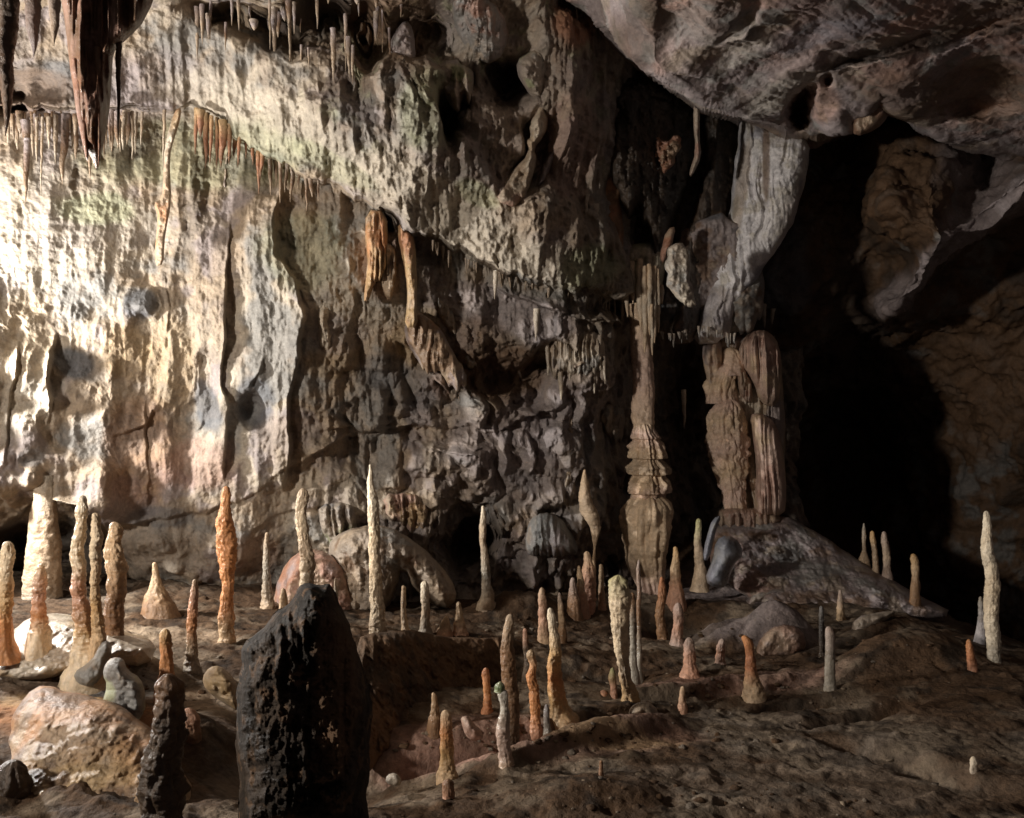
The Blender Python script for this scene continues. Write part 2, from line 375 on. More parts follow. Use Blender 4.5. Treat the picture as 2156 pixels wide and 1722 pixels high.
# ------------------------------------------------------------------ floor: one height field in metres
def gz(X, Y, D): return (float(pt(X, Y, D)[0]), float(D), float(pt(X, Y, D)[2]))
FPTS = [gz(-100, 1300, 5.6), gz(40, 1400, 5.0), gz(150, 1400, 5.2), gz(260, 1340, 6.0), gz(380, 1330, 6.2), gz(480, 1345, 6.2), gz(600, 1270, 7.4), gz(420, 1260, 7.3), gz(700, 1300, 7.2),
        gz(795, 1320, 7.), gz(900, 1335, 7.), gz(1000, 1270, 8.6), gz(1100, 1235, 9.2), gz(1230, 1280, 8.3), gz(1150, 1340, 7.2), gz(1345, 1375, 7.), gz(1100, 1400, 6.4), gz(1000, 1480, 5.5), gz(880, 1500, 5.2),
        gz(1300, 1465, 5.7), gz(1180, 1510, 5.2), gz(1120, 1530, 5.), gz(1060, 1613, 4.55), gz(940, 1628, 4.5), gz(850, 1650, 4.35), gz(800, 1560, 4.75), gz(1450, 1420, 6.4), gz(1580, 1465, 5.8), gz(1400, 1530, 5.1), gz(1500, 1600, 4.5), gz(1350, 1690, 4.),
        gz(1250, 1640, 4.25), gz(1750, 1445, 6.), gz(1700, 1600, 4.5), gz(1900, 1700, 3.9), gz(2100, 1600, 4.4), gz(2050, 1420, 5.8), gz(2080, 1385, 6.3), gz(2155, 1345, 7.1), gz(2000, 1290, 7.7), gz(1900, 1240, 8.5), gz(1800, 1200, 9.2),
        gz(1650, 1250, 8.8), gz(1500, 1240, 9.2), gz(1420, 1260, 8.9), gz(1390, 1360, 7.4), gz(1620, 1380, 6.9), gz(1700, 1120, 10.4), gz(1560, 1080, 10.8), gz(1750, 1320, 7.8), gz(1520, 1400, 6.7),
        gz(100, 1540, 4.2), gz(250, 1500, 4.6), gz(250, 1640, 3.9), gz(450, 1600, 4.1), gz(450, 1480, 5.), gz(600, 1700, 3.6), gz(50, 1700, 3.5), gz(380, 1700, 3.5), gz(800, 1720, 3.7), gz(1000, 1700, 3.9),
        gz(1900, 1310, 9.8), gz(2050, 1390, 8.7), gz(2155, 1430, 8.1), gz(1800, 1260, 10.4), gz(1980, 1390, 9.5), gz(1700, 1190, 11.4), gz(2250, 1440, 8.),
        (-5, 2.5, -.2), (0, 2.2, -.1), (4, 2.5, -.1), (5.5, 5, -.1), (6, 8, -.9), (3, 12.5, -1.2), (6, 12, -2.2), (9, 9, -2), (0, 11.5, .2), (-4, 9, .3), (-6, 6, .4), (2, 15, -1.5), (7, 16, -2.5), (-1, 1, -.2), (10, 5, -1)]
FP = np.array(FPTS)

def smooth_blob(x, y, cx, cy, rx, ry, ang=0, p=2):
    return blob(x, y, cx, cy, rx, ry, ang, p)

def w(X, Y, D): q = pt(X, Y, D); return float(q[0]), float(q[1])
FBUMPS = []   # x, y, rx, ry, height, angle, power
def fb(X, Y, D, rx, ry, h, ang=0, p=2): FBUMPS.append((*w(X, Y, D), rx, ry, h, ang, p))
fb(150, 1370, 5.35, .55, .34, .06, 0, 4); fb(150, 1560, 4.4, .5, .3, .08, 8, 3); fb(450, 1540, 4.5, .25, .2, .10)
fb(900, 1420, 6.2, .55, .32, -.5, 0, 4); fb(985, 1600, 4.85, .45, .1, -.2, 25, 3); fb(1290, 1530, 5.3, .9, .10, -.14, 30, 3)
fb(1160, 1570, 4.7, .42, .09, .10, 30, 3); fb(1340, 1530, 5.0, .35, .09, .08, 30, 3); fb(1352, 1495, 5.35, .14, .12, .11)
fb(1500, 1445, 6.05, .6, .10, .07, 15, 3); fb(1420, 1440, 5.9, .5, .07, -.12, 15, 3); fb(1660, 1470, 5.7, .6, .06, -.1, 10, 3)
fb(1560, 1330, 7.4, .4, .25, .18, 0, 3); fb(1650, 1330, 7.3, .25, .2, .22, 20, 3); fb(1900, 1370, 6.4, .55, .3, .2, 20, 3); fb(1860, 1280, 7.4, .35, .14, .12, 20, 3)
fb(1240, 1400, 6.4, .4, .2, -.2, 0, 3); fb(1450, 1300, 8., .5, .4, -.4, 20, 3); fb(1100, 1290, 8., .4, .3, .22, 20, 3); fb(1830, 1490, 5.4, .5, .08, -.09, 25, 3)
fb(620, 1560, 4.4, .5, .5, -.25); fb(1920, 1600, 4.45, .5, .12, -.1, 120, 3); fb(1230, 1690, 4.05, .3, .2, .1)

def floor_h(x, y):
    x = np.asarray(x, float); y = np.asarray(y, float)
    num = 0; den = 1e-9
    for a, b, v in FP:
        s = .14 + .055 * b
        d2 = (x - a) ** 2 + (y - b) ** 2
        ww = np.exp(-d2 / (2 * s * s)) + 1e-3 / (1 + (d2 / (s * s)) ** 1.5)
        num = num + ww * v; den = den + ww
    z = num / den
    for a, b, rx, ry, h, ang, p in FBUMPS: z = z + h * blob(x, y, a, b, rx, ry, ang, p)
    return z

def floor_full(x, y):
    z = floor_h(x, y)
    P = np.stack([x + 0 * z, y + 0 * z, 0 * z], -1)
    z = z + .055 * fbm(P, 1.6, 4, .5, 201) + .018 * fbm(P, 5, 4, .6, 203, kind='b')
    # small pits and pebbles
    f1, f2, idv = cells((P[..., 0] * 9).astype(f32), (P[..., 1] * 9).astype(f32), (P[..., 2] + .3).astype(f32))
    m = sst(-.05, .35, fbm(P, 1.2, 3, .5, 209)) * sst(2.2, .8, P[..., 0])
    z = z - .05 * m * np.exp(-(f1 / .33) ** 2) * (idv > .1) + .02 * np.exp(-(f1 / .4) ** 2) * (idv < -.45)
    return z + .006 * fbm(P, 24, 3, .6, 207)

ys = [1.6]
while ys[-1] < 19: ys.append(ys[-1] + max(.0075, .0045 * (ys[-1] / 4) ** 1.6))
ys = np.array(ys); us = np.linspace(-.85, .85, 1150)
GU, GY = np.meshgrid(us, ys); GX = GU * (GY + 1.2)
GZ = floor_full(GX, GY)
FPOS = np.stack([GX, GY, GZ], -1)
# seen position of each floor point, for stains only where the earth changes colour
def floor_colour(P):
    C = base_colour(P, ('brown', 'sand', 'tan', 'brown', 'dark'), 52.) * .55
    x, y = P[..., 0], P[..., 1]
    e = fbm(P, 2.5, 4, .6, 215)
    for (X, Y, D, rx, ry, col, k) in [(150, 1370, 5.35, .55, .4, 'cream', .95), (150, 1560, 4.4, .5, .35, 'orange', .7), (150, 1500, 4.6, .4, .15, 'ochre', .6), (260, 1430, 5., .22, .3, 'grey', .8), (440, 1470, 5., .25, .25, 'tan', .7),
                                     (1100, 1560, 4.9, .9, .35, 'pink', .5), (1200, 1570, 4.8, .6, .14, 'ochre', .5), (1520, 1430, 6.2, .8, .2, 'pink', .5), (1600, 1330, 7.4, .6, .4, 'mauve', .6), (1650, 1200, 9.4, 1.4, .9, 'mauve', .7),
                                     (950, 1580, 4.8, .5, .2, 'pink', .6), (350, 1330, 6.2, .5, .3, 'tan', .5), (1700, 1650, 4.2, 1., .4, 'sand', .3)]:
        a, b = w(X, Y, D)
        m = (sst(.25, .6, blob(x, y, a, b, rx, ry) + .3 * e) * k)[..., None]
        C = C * (1 - m) + PAL[col] * m
    return C
ground = link_mesh('cave_floor', FPOS.reshape(-1, 3), grid_quads(len(ys), len(us)), floor_colour(FPOS).reshape(-1, 3), M_FLOOR, origin=(0, 5, 0))
tag(ground, kind='structure')

_DS = np.arange(2.6, 16, .02)
def on_floor(X, Y):
    """distance at which the line of sight through (X, Y) meets the floor"""
    p = pt(np.full(_DS.shape, X), np.full(_DS.shape, Y), _DS)
    d = p[:, 2] - floor_h(p[:, 0], p[:, 1])
    k = np.where(d < 0)[0]
    return float(_DS[k[0]]) if len(k) else 9.
#@@THINGS
# ------------------------------------------------------------------ builders for single formations
def mix_cols(cols, t):
    cols = [PAL[c] for c in cols]
    k = np.linspace(0, 1, len(cols))
    return np.stack([np.interp(t, k, [c[i] for c in cols]) for i in range(3)], -1)

def tube(name, st, cols, mat=None, D=None, seg=36, rough=.10, rings=.09, flute=0., nf=7, sq=1., parent=None, seed=None, round_top=True, round_bot=False, dstep=2.2, lean=0., blotch=.4, label=None, cat=None, group=None, buried=0., fine=.06, squash=1., soft=True):
    """a spire, drip or column grown along stations (X, Y, width) or (X, Y, width, D), first one on top"""
    seed = seed if seed is not None else (int(abs(st[0][0]) * 13 + abs(st[0][1]) * 7) % 997)
    st = [tuple(s) if len(s) > 3 else (*s, D) for s in st]
    if st[0][1] > st[-1][1]: st = st[::-1]
    st = sorted(st, key=lambda s: s[1])
    Y0, Y1 = st[0][1], st[-1][1]
    n = max(10, int((Y1 - Y0) / dstep))
    Yk = np.linspace(Y0, Y1, n); ys_ = [s[1] for s in st]
    def ip(i):
        v = np.interp(Yk, ys_, [s[i] for s in st])
        if n > 14 and soft:                                   # soften the corners between stations
            k = max(3, n // 14) | 1; pad = np.pad(v, k // 2, mode='edge'); v = np.convolve(pad, np.ones(k) / k, 'valid')
        return v
    Xc, W, Dk = ip(0), ip(2), ip(3)
    if cat == 'stalagmite':
        rings *= 1.5
        if st[0][2] > 5: W = np.maximum(W, .62 * np.median(W) * (1 - .35 * np.clip((Y0 + 25 - Yk) / 25, 0, 1)))
    if buried: W = W * (1 + .22 * np.exp(-(Y1 - Yk) / (.35 * W[-1] + 1)))
    r = W / 2 * Dk / F
    if round_top:
        L = max(W[min(n - 1, 3)] * .5, 2.); r = r * np.sqrt(np.clip(1 - (1 - np.clip((Yk - Y0) / L, 0, 1)) ** 2, .0004, 1))
    if round_bot:
        L = max(W[-4] * .5, 2.); r = r * np.sqrt(np.clip(1 - (1 - np.clip((Y1 - Yk) / L, 0, 1)) ** 2, .0004, 1))
    C0 = pt(Xc, Yk, Dk)
    if buried:
        k = 4; add = np.repeat(C0[-1:], k, 0); add[:, 2] -= np.linspace(buried / k, buried, k)
        C0 = np.concatenate([C0, add]); r = np.concatenate([r, r[-1] * np.linspace(1.1, 1.7, k)]); n += k
    th = np.linspace(0, 2 * math.pi, seg, endpoint=False)
    rm = float(np.mean(r)) + 1e-4
    cx, sy = np.cos(th), np.sin(th)
    zz = C0[:, 2]
    cyl = np.stack([np.broadcast_to(cx * 1.0, (n, seg)), np.broadcast_to(sy, (n, seg)), np.broadcast_to((zz / rm * .55)[:, None], (n, seg))], -1)
    q = 1 + rough * 1.8 * fbm(cyl, 1.0, 3, .55, seed) + rough * .9 * fbm(cyl, 2.1, 3, .6, seed + 40, kind='b') + rings * fbm(cyl, 2.2, 3, .6, seed + 5, (.35, .35, 1.6)) + rings * .8 * fbm(cyl, 1.2, 2, .6, seed + 15, (.3, .3, 1.), 'b')
    if flute: q = q + flute * fbm(np.stack([cx * nf / 4 + 0 * zz[:, None], sy * nf / 4 + 0 * zz[:, None], np.broadcast_to(zz[:, None] / rm * .05, (n, seg))], -1), 1., 3, .5, seed + 9, kind='r')
    if fine: q = q + fine * fbm(cyl, 4.5, 3, .65, seed + 31) + fine * 1.3 * fbm(cyl, 2.8, 2, .6, seed + 33, kind='b')
    # slow sideways wander
    wob = fbm(np.stack([zz * 0 + seed, zz * 0, zz / rm * .16], -1), 1, 2, .5, 3) * rm * .35 * (rough / .1)
    R = r[:, None] * q
    V = np.stack([C0[:, 0:1] + wob[:, None] + R * cx, C0[:, 1:2] + R * sy * squash, np.broadcast_to(zz[:, None], (n, seg)) + 0 * R], -1)
    i = np.arange(n - 1)[:, None] * seg; j = np.arange(seg)[None, :]; j2 = (j + 1) % seg
    Q = np.stack([i + j, i + seg + j, i + seg + j2, i + j2], -1).reshape(-1, 4)
    t = np.clip(np.broadcast_to(np.linspace(0, 1, n)[:, None], (n, seg)) + .14 * fbm(V, 6, 3, .6, seed + 3), 0, 1)
    C = mix_cols(cols, t)
    if blotch:
        b = sst(.0, .45, fbm(V, .5 / rm if rm > .02 else 20, 3, .6, seed + 21))[..., None] * blotch
        C = C * (1 - b) + C * np.array([.72, .62, .5]) * b
    if cat == 'stalagmite': C = C * np.array([1.42, 1.30, 1.12])
    V = V.reshape(-1, 3); C = C.reshape(-1, 3)
    # close both ends
    V = np.concatenate([V, C0[:1] + [wob[0], 0, .02 * rm], C0[-1:] + [wob[-1], 0, -.02 * rm]]); C = np.concatenate([C, C[:1], C[-1:]])
    a = len(V) - 2; jj = np.arange(seg); top = np.stack([jj, (jj + 1) % seg, 0 * jj + a, 0 * jj + a], -1)
    o = link_mesh(name, V, Q, C, mat or M_FLOW, parent=parent, origin=tuple(C0[-1]) if parent is None and not buried else (tuple(C0[-5]) if parent is None else None))
    return tag(o, label, cat or (name if parent is None else None), group)

def sdf(X, Y, poly):
    d = np.full(X.shape, 1e9); ins = np.zeros(X.shape, bool)
    gx = np.zeros(X.shape); gy = np.zeros(X.shape)
    n = len(poly)
    for i in range(n):
        ax, ay = poly[i]; bx, by = poly[(i + 1) % n]
        ex, ey = bx - ax, by - ay; wx, wy = X - ax, Y - ay
        t = np.clip((wx * ex + wy * ey) / (ex * ex + ey * ey + 1e-9), 0, 1)
        qx, qy = wx - ex * t, wy - ey * t; dd = qx * qx + qy * qy
        m = dd < d; d = np.where(m, dd, d); gx = np.where(m, -qx, gx); gy = np.where(m, -qy, gy)
        c = ((ay <= Y) & (by > Y) & (ex * wy - ey * wx > 0)) | ((ay > Y) & (by <= Y) & (ex * wy - ey * wx < 0))
        ins ^= c
    return np.where(ins, 1, -1) * np.sqrt(d), gx, gy

def smooth_poly(p, k=2):
    for _ in range(k):
        q = []
        for i in range(len(p)):
            a, b = p[i], p[(i + 1) % len(p)]
            q += [(a[0] * .75 + b[0] * .25, a[1] * .75 + b[1] * .25), (a[0] * .25 + b[0] * .75, a[1] * .25 + b[1] * .75)]
        p = q
    return p

def slab(name, poly, D, T, R, pal, zones=(), mat=None, step=2., rough=.06, flute=0., period=14., teeth=0., tooth=14., wob=5., seed=1, back=.5, stz=.18, parent=None, label=None, cat=None, group=None, kind=None, smooth=1, tiltx=0., tilty=0., sc=1., shape=None):
    """a boulder, lobe or curtain of rock with a rounded body: the outline in the photo, its own distance D and thickness T"""
    poly = smooth_poly(poly, smooth)
    xs_ = [p[0] for p in poly]; ys_ = [p[1] for p in poly]
    mx, my = (min(xs_) + max(xs_)) / 2, (min(ys_) + max(ys_)) / 2
    gx_ = np.arange(min(xs_) - 12 - teeth, max(xs_) + 12 + teeth, step); gy_ = np.arange(min(ys_) - 12 - teeth, max(ys_) + 12 + teeth, step)
    X, Y = np.meshgrid(gx_, gy_)
    Df = D(X, Y) if callable(D) else D + tiltx * (X - mx) / 100 + tilty * (Y - my) / 100
    P = pt(X, Y, Df)
    wx = wob * fbm(P, 3. * sc, 3, .6, seed); wy = wob * fbm(P, 3. * sc, 3, .6, seed + 7)
    if teeth:
        tt = fbm(np.stack([X / tooth, 0 * X + seed, 0 * X], -1), 1., 2, .6, seed + 2)
        wy = wy + teeth * (tt - .2) * sst(my - .2 * (max(ys_) - min(ys_)), max(ys_), Y)
    s, gx, gy = sdf(X + wx, Y - wy, poly)
    out = s < 0
    k = np.where(out, 1.0, 0)
    Xs = X - 0 * k; Ys = Y
    # pull the outermost ring of cells onto the outline
    L = np.sqrt(gx * gx + gy * gy) + 1e-6
    Xs = np.where(out, X + -gx * -1 * np.clip(-s, 0, step * 1.5) / L, X); Ys = np.where(out, Y + gy * np.clip(-s, 0, step * 1.5) / L, Y)
    h = np.sqrt(np.clip(1 - (1 - np.clip(s / R, 0, 1)) ** 2, 0, 1))
    if shape is not None: h = h * shape(X, Y)
    n = rough * fbm(P, 1.6 * sc, 4, .55, seed + 11) + rough * .7 * fbm(P, 5 * sc, 4, .6, seed + 13, kind='b') + rough * .25 * fbm(P, 16 * sc, 3, .6, seed + 15)
    if flute:
        sh = (X + wx * 2 + 8 * fbm(P, 1.2, 2, .5, seed + 20)) / period
        n = n + flute * fbm(np.stack([sh, Y / period * stz * .5, 0 * X], -1), 1., 3, .5, seed + 17, kind='r')
    Pf = pt(Xs, Ys, Df - h * T + -n * h); Pb = pt(Xs, Ys, Df + h * T * back)
    keep = s > -step * 1.5
    q = grid_quads(len(gy_), len(gx_))
    kk = keep.ravel(); q = q[kk[q].all(1)]
    N = X.size
    Q = np.concatenate([q, q[:, ::-1] + N])
    V = np.concatenate([Pf.reshape(-1, 3), Pb.reshape(-1, 3)])
    C = base_colour(Pf, pal, seed, 1.2 * sc)
    if flute:
        g = sst(.1, .7, fbm(np.stack([sh, Y / period * stz * .5, 0 * X], -1), 1., 2, .5, seed + 27))[..., None] * .4
        C = C * (1 - g) + PAL[pal[1]] * g
    C = tint(C, X, Y, P, zones, seed)
    C = np.concatenate([C.reshape(-1, 3)] * 2)
    used = np.unique(Q); remap = np.full(len(V), -1, np.int32); remap[used] = np.arange(len(used))
    o = link_mesh(name, V[used], remap[Q], C[used], mat or M_FLOW, parent=parent)
    return tag(o, label, cat, group, kind)

def root(name, X, Y, D, label, cat, group=None):
    o = bpy.data.objects.new(name, None); COL.objects.link(o)
    o.location = tuple(pt(X, Y, D)); o.empty_display_size = .1
    return tag(o, label, cat, group)

def wdp(X, Y): return float(wall_depth(np.array(float(X)), np.array(float(Y))))

def drape(poly, D, T, R, pal, label, group='curtains of rock hanging in the high recess', **k):
    k.setdefault('wob', 9); k.setdefault('rough', .12)
    return slab('rock_curtain', poly, (lambda X, Y: wall_depth(X, Y) + .02), T + .08, R * 1.3, pal, label=label, cat='rock curtain', group=group, **k)

GB = 'curtains of rock hanging in the high recess'
drape([(1083, 127), (1110, 108), (1138, 93), (1168, 106), (1165, 147), (1151, 199), (1140, 225), (1122, 208), (1100, 180), (1086, 154)], 9.0, .22, 22, ('grey', 'sand', 'tan', 'mauve', 'green'), 'broad grey-green lobe at the top of the S-shaped curtain', seed=311)
drape([(1134, 190), (1150, 199), (1150, 225), (1156, 254), (1146, 285), (1122, 309), (1132, 343), (1124, 377), (1093, 446), (1035, 422), (1060, 385), (1079, 360), (1112, 320), (1106, 296), (1118, 285), (1112, 261), (1130, 225)], 8.7, .2, 14, ('tan', 'sand', 'pink', 'cream', 'tan'), 'S-shaped tan curtain snaking down onto the sloping ledge', seed=312, flute=.05, period=18)
drape([(1292, 172), (1298, 190), (1271, 240), (1255, 280), (1235, 300), (1206, 320), (1215, 285), (1235, 262), (1250, 225), (1275, 190)], 8.9, .14, 9, ('pink', 'deep', 'tan', 'mauve', 'pink'), 'rust-edged ribbon of rock left of the black hanging mass', seed=313)
drape([(1186, 254), (1205, 250), (1195, 290), (1170, 330), (1150, 375), (1130, 400), (1140, 360), (1160, 310), (1175, 285)], 9.0, .14, 9, ('sand', 'grey', 'tan', 'mauve', 'pink'), 'narrow pale ribbon just right of the S-shaped curtain', seed=314)
drape([(1196, 154), (1225, 140), (1254, 182), (1240, 215), (1216, 245), (1190, 250), (1172, 230), (1195, 200)], 9.2, .22, 16, ('grey', 'green', 'slate', 'sand', 'grey'), 'grey-green folded lobe between the two ribbons', seed=315, flute=.05)
drape([(868, 147), (895, 145), (930, 178), (918, 210), (905, 236), (892, 225), (876, 190)], 8.9, .2, 14, ('grey', 'green', 'sand', 'mauve', 'green'), 'heart-shaped grey-green lobe with a pointed foot', seed=316)
drape([(915, 140), (950, 120), (990, 140), (1003, 160), (992, 225), (982, 220), (975, 195), (968, 240), (950, 225), (935, 200), (930, 175), (915, 165)], 8.9, .22, 12, ('sand', 'grey', 'tan', 'mauve', 'green'), 'folded pale curtain beside the heart-shaped lobe', seed=317, flute=.08)
drape([(958, 235), (985, 225), (1012, 235), (1020, 300), (1000, 305), (985, 290), (972, 270)], 8.7, .16, 12, ('sand', 'tan', 'mauve', 'grey', 'tan'), 'small pleated curtain standing on the sloping ledge', seed=318, flute=.09)
drape([(838, 50), (860, 45), (876, 100), (868, 158), (852, 140), (840, 160), (836, 225), (820, 215), (814, 150), (818, 100)], 8.4, .16, 10, ('mauve', 'sand', 'grey', 'tan', 'mauve'), 'pale two-fingered hanging piece in front of the dark hollow', seed=319)
drape([(945, -20), (1010, -20), (1060, 20), (1075, 90), (1050, 125), (1020, 135), (985, 110), (955, 60)], 9.5, .25, 25, ('mauve', 'grey', 'tan', 'pink', 'grey'), 'wide mauve-grey curtain at the roof above the recess', seed=320, flute=.07)
drape([(1215, 60), (1240, 75), (1258, 150), (1250, 200), (1235, 165), (1220, 110)], 9.1, .14, 12, ('mauve', 'grey', 'tan', 'pink', 'grey'), 'thin upright grey fold beside the rust-red hollow', seed=321)
drape([(480, 290), (486, 480), (476, 500), (470, 420), (472, 320)], 6.95, .06, 5, ('tan', 'cream', 'sand', 'mauve', 'tan'), 'long thin pale fold on the wall under the brown fringe', 'curtains of rock on the lit wall', seed=322)
drape([(570, 395), (582, 395), (586, 480), (584, 580), (592, 640), (578, 650), (572, 560), (574, 470)], 7.25, .09, 7, ('cream', 'sand', 'green', 'tan', 'cream'), 'slender pale pillar-like fold left of the knob-topped fold', 'curtains of rock on the lit wall', seed=323)
drape([(595, 580), (615, 572), (632, 582), (638, 610), (636, 680), (622, 700), (612, 660), (606, 690), (596, 660)], 7.2, .16, 14, ('cream', 'sand', 'grey', 'tan', 'cream'), 'rounded knob with dripping pillars on the lit wall', 'curtains of rock on the lit wall', seed=324, flute=.07, period=9)
# thin flake standing off the left wall
slab('rock_flake', [(384, 225), (378, 262), (366, 295), (358, 330), (360, 400), (358, 440), (351, 475), (346, 515), (345, 556), (326, 562), (327, 510), (333, 458), (322, 425), (340, 420), (345, 360), (346, 310), (356, 270), (368, 232)],
      7.42, .08, 6, ('tan', 'ochre', 'orange', 'cream', 'tan'), label='tall thin flake casting a broad shadow on the lit wall', seed=325, wob=2, cat='rock flake')
# hanging orange-brown bunch under the ledge
bz = root('hanging_drapery', 825, 450, 8.0, 'orange-brown bunch of drapery hanging below the ledge beside a black hole', 'rock curtain')
slab('fold', [(768, 440), (815, 446), (816, 520), (812, 582), (790, 592), (776, 640), (764, 640), (774, 570), (770, 520)], 7.95, .16, 9, ('orange', 'deep', 'ochre', 'brown', 'tan'), parent=bz, seed=331, flute=.09, period=8, wob=3, teeth=12, tooth=7)
slab('fold', [(836, 468), (856, 478), (874, 508), (878, 590), (876, 640), (880, 690), (852, 690), (856, 640), (854, 580), (846, 530), (836, 500)], 7.95, .16, 12, ('ochre', 'orange', 'tan', 'deep', 'ochre'), parent=bz, seed=332, flute=.05, period=10, wob=3)
slab('fold', [(800, 520), (820, 510), (835, 530), (836, 600), (822, 640), (806, 620), (798, 570)], 8.0, .12, 9, ('tan', 'ochre', 'orange', 'brown', 'tan'), parent=bz, seed=333, flute=.08, period=7, wob=3, teeth=14, tooth=6)
slab('spread_foot', [(856, 655), (880, 655), (920, 682), (950, 730), (992, 808), (950, 818), (930, 780), (915, 792), (894, 786), (872, 752), (846, 704)], 8.25, .2, 26, ('tan', 'orange', 'ochre', 'brown', 'mauve'), parent=bz, seed=334, flute=.07, period=10, wob=4, teeth=16, tooth=9)
drape([(938, 812), (975, 812), (995, 830), (990, 862), (975, 868), (960, 850), (948, 850)], 8.1, .14, 10, ('sand', 'grey', 'cream', 'mauve', 'tan'), 'small pale grey curtain above the long dark crack', 'curtains of rock on the lit wall', seed=335, flute=.06, period=8, teeth=10, tooth=6)
for pl, lb, pal, sd in [([(665, 1060), (745, 1052), (752, 1100), (742, 1160), (712, 1168), (690, 1150), (672, 1110)], 'grey ribbed curtain on the lower wall right of the pale blunt stalagmite', ('grey', 'sand', 'green', 'slate', 'sand'), 336),
                        ([(800, 1040), (870, 1035), (905, 1050), (900, 1120), (880, 1140), (850, 1110), (810, 1095)], 'small rust-tinged curtain behind the tall white pointed stalagmite', ('tan', 'sand', 'pink', 'grey', 'ochre'), 337),
                        ([(1262, 850), (1310, 845), (1322, 880), (1312, 930), (1290, 940), (1268, 900)], 'little fringed curtain at the wall just left of the slim column', ('sand', 'tan', 'mauve', 'cream', 'grey'), 338),
                        ([(1180, 880), (1215, 870), (1225, 930), (1210, 1000), (1195, 1060), (1182, 1000), (1186, 930)], 'long narrow rib hanging on the wall above the spindle-shaped formation', ('sand', 'tan', 'pink', 'mauve', 'grey'), 339),
                        ([(905, 600), (940, 620), (985, 700), (1010, 770), (990, 790), (955, 720), (915, 660)], 'slanting tan rib of rock right of the orange-brown bunch', ('tan', 'mauve', 'sand', 'grey', 'tan'), 340),
                        ([(660, 640), (700, 600), (725, 620), (715, 690), (690, 760), (668, 740)], 'rounded pale fold right of the knob with dripping pillars', ('cream', 'sand', 'tan', 'grey', 'cream'), 342)]:
    drape(pl, 0, .16, 14, pal, lb, 'curtains of rock on the lit wall', seed=sd, flute=.09, period=9, teeth=16, tooth=7, wob=7)
# ribbed cluster to the left of the column
cl = root('hanging_drapery', 1205, 700, 8.7, 'pale cluster of ribs and drips hanging left of the thin column', 'rock curtain')
slab('ribbed_body', [(1148, 735), (1165, 700), (1215, 690), (1262, 700), (1275, 735), (1268, 785), (1230, 798), (1190, 802), (1155, 785)], 8.75, .2, 20, ('sand', 'cream', 'grey', 'tan', 'mauve'), parent=cl, seed=341, flute=.12, period=9, teeth=18, tooth=7, wob=3)
for i, (x, a, b, ww) in enumerate([(1152, 700, 790, 9), (1168, 690, 770, 10), (1180, 760, 842, 12), (1198, 700, 800, 8), (1222, 720, 812, 10), (1236, 740, 806, 7), (1250, 760, 828, 8), (1262, 705, 780, 10), (1272, 750, 808, 7)]):
    tube('drip', [(x, a, ww), (x, (a + b) / 2, ww), (x + 1, b - 8, ww * .55), (x + 1, b, 1.5)], ('sand', 'cream'), D=8.55, seg=14, parent=cl, seed=400 + i, round_top=False)

# hanging mass, blackened in colour for the shade of an alcove, and its rust edges
bm_ = root('hanging_mass', 1380, 150, 9.1, 'great hanging mass under the roof, coloured near-black for the shade of an alcove', 'hanging rock')
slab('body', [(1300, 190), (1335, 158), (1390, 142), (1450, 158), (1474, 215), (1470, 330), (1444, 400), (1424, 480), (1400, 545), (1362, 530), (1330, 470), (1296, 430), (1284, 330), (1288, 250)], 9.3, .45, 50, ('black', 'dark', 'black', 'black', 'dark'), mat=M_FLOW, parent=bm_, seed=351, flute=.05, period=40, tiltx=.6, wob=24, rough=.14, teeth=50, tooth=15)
slab('rust_fin', [(1314, 296), (1290, 310), (1264, 370), (1260, 422), (1286, 480), (1296, 545), (1306, 560), (1312, 500), (1306, 430), (1312, 360)], 8.85, .14, 9, ('deep', 'orange', 'brown', 'pink', 'deep'), parent=bm_, seed=352, label='rust-red fin on the left edge of the dark mass')
slab('pink_fin', [(1462, 190), (1474, 212), (1472, 290), (1476, 330), (1456, 374), (1450, 366), (1464, 320), (1458, 258)], 8.75, .1, 6, ('pink', 'cream', 'orange', 'tan', 'pink'), parent=bm_, seed=353, wob=2, label='slim pink fin on the right edge of the dark mass')
slab('knot', [(1374, 282), (1390, 288), (1402, 300), (1420, 278), (1432, 298), (1416, 335), (1402, 376), (1390, 348), (1378, 318)], 8.95, .16, 10, ('pink', 'deep', 'tan', 'pink', 'brown'), parent=bm_, seed=354, wob=14, rough=.2, sc=2., label='lit pinkish knot on the front of the dark mass')
slab('rust_fin', [(1404, 480), (1424, 476), (1416, 520), (1398, 560), (1390, 540)], 8.85, .1, 8, ('deep', 'pink', 'brown', 'deep', 'tan'), parent=bm_, seed=355)

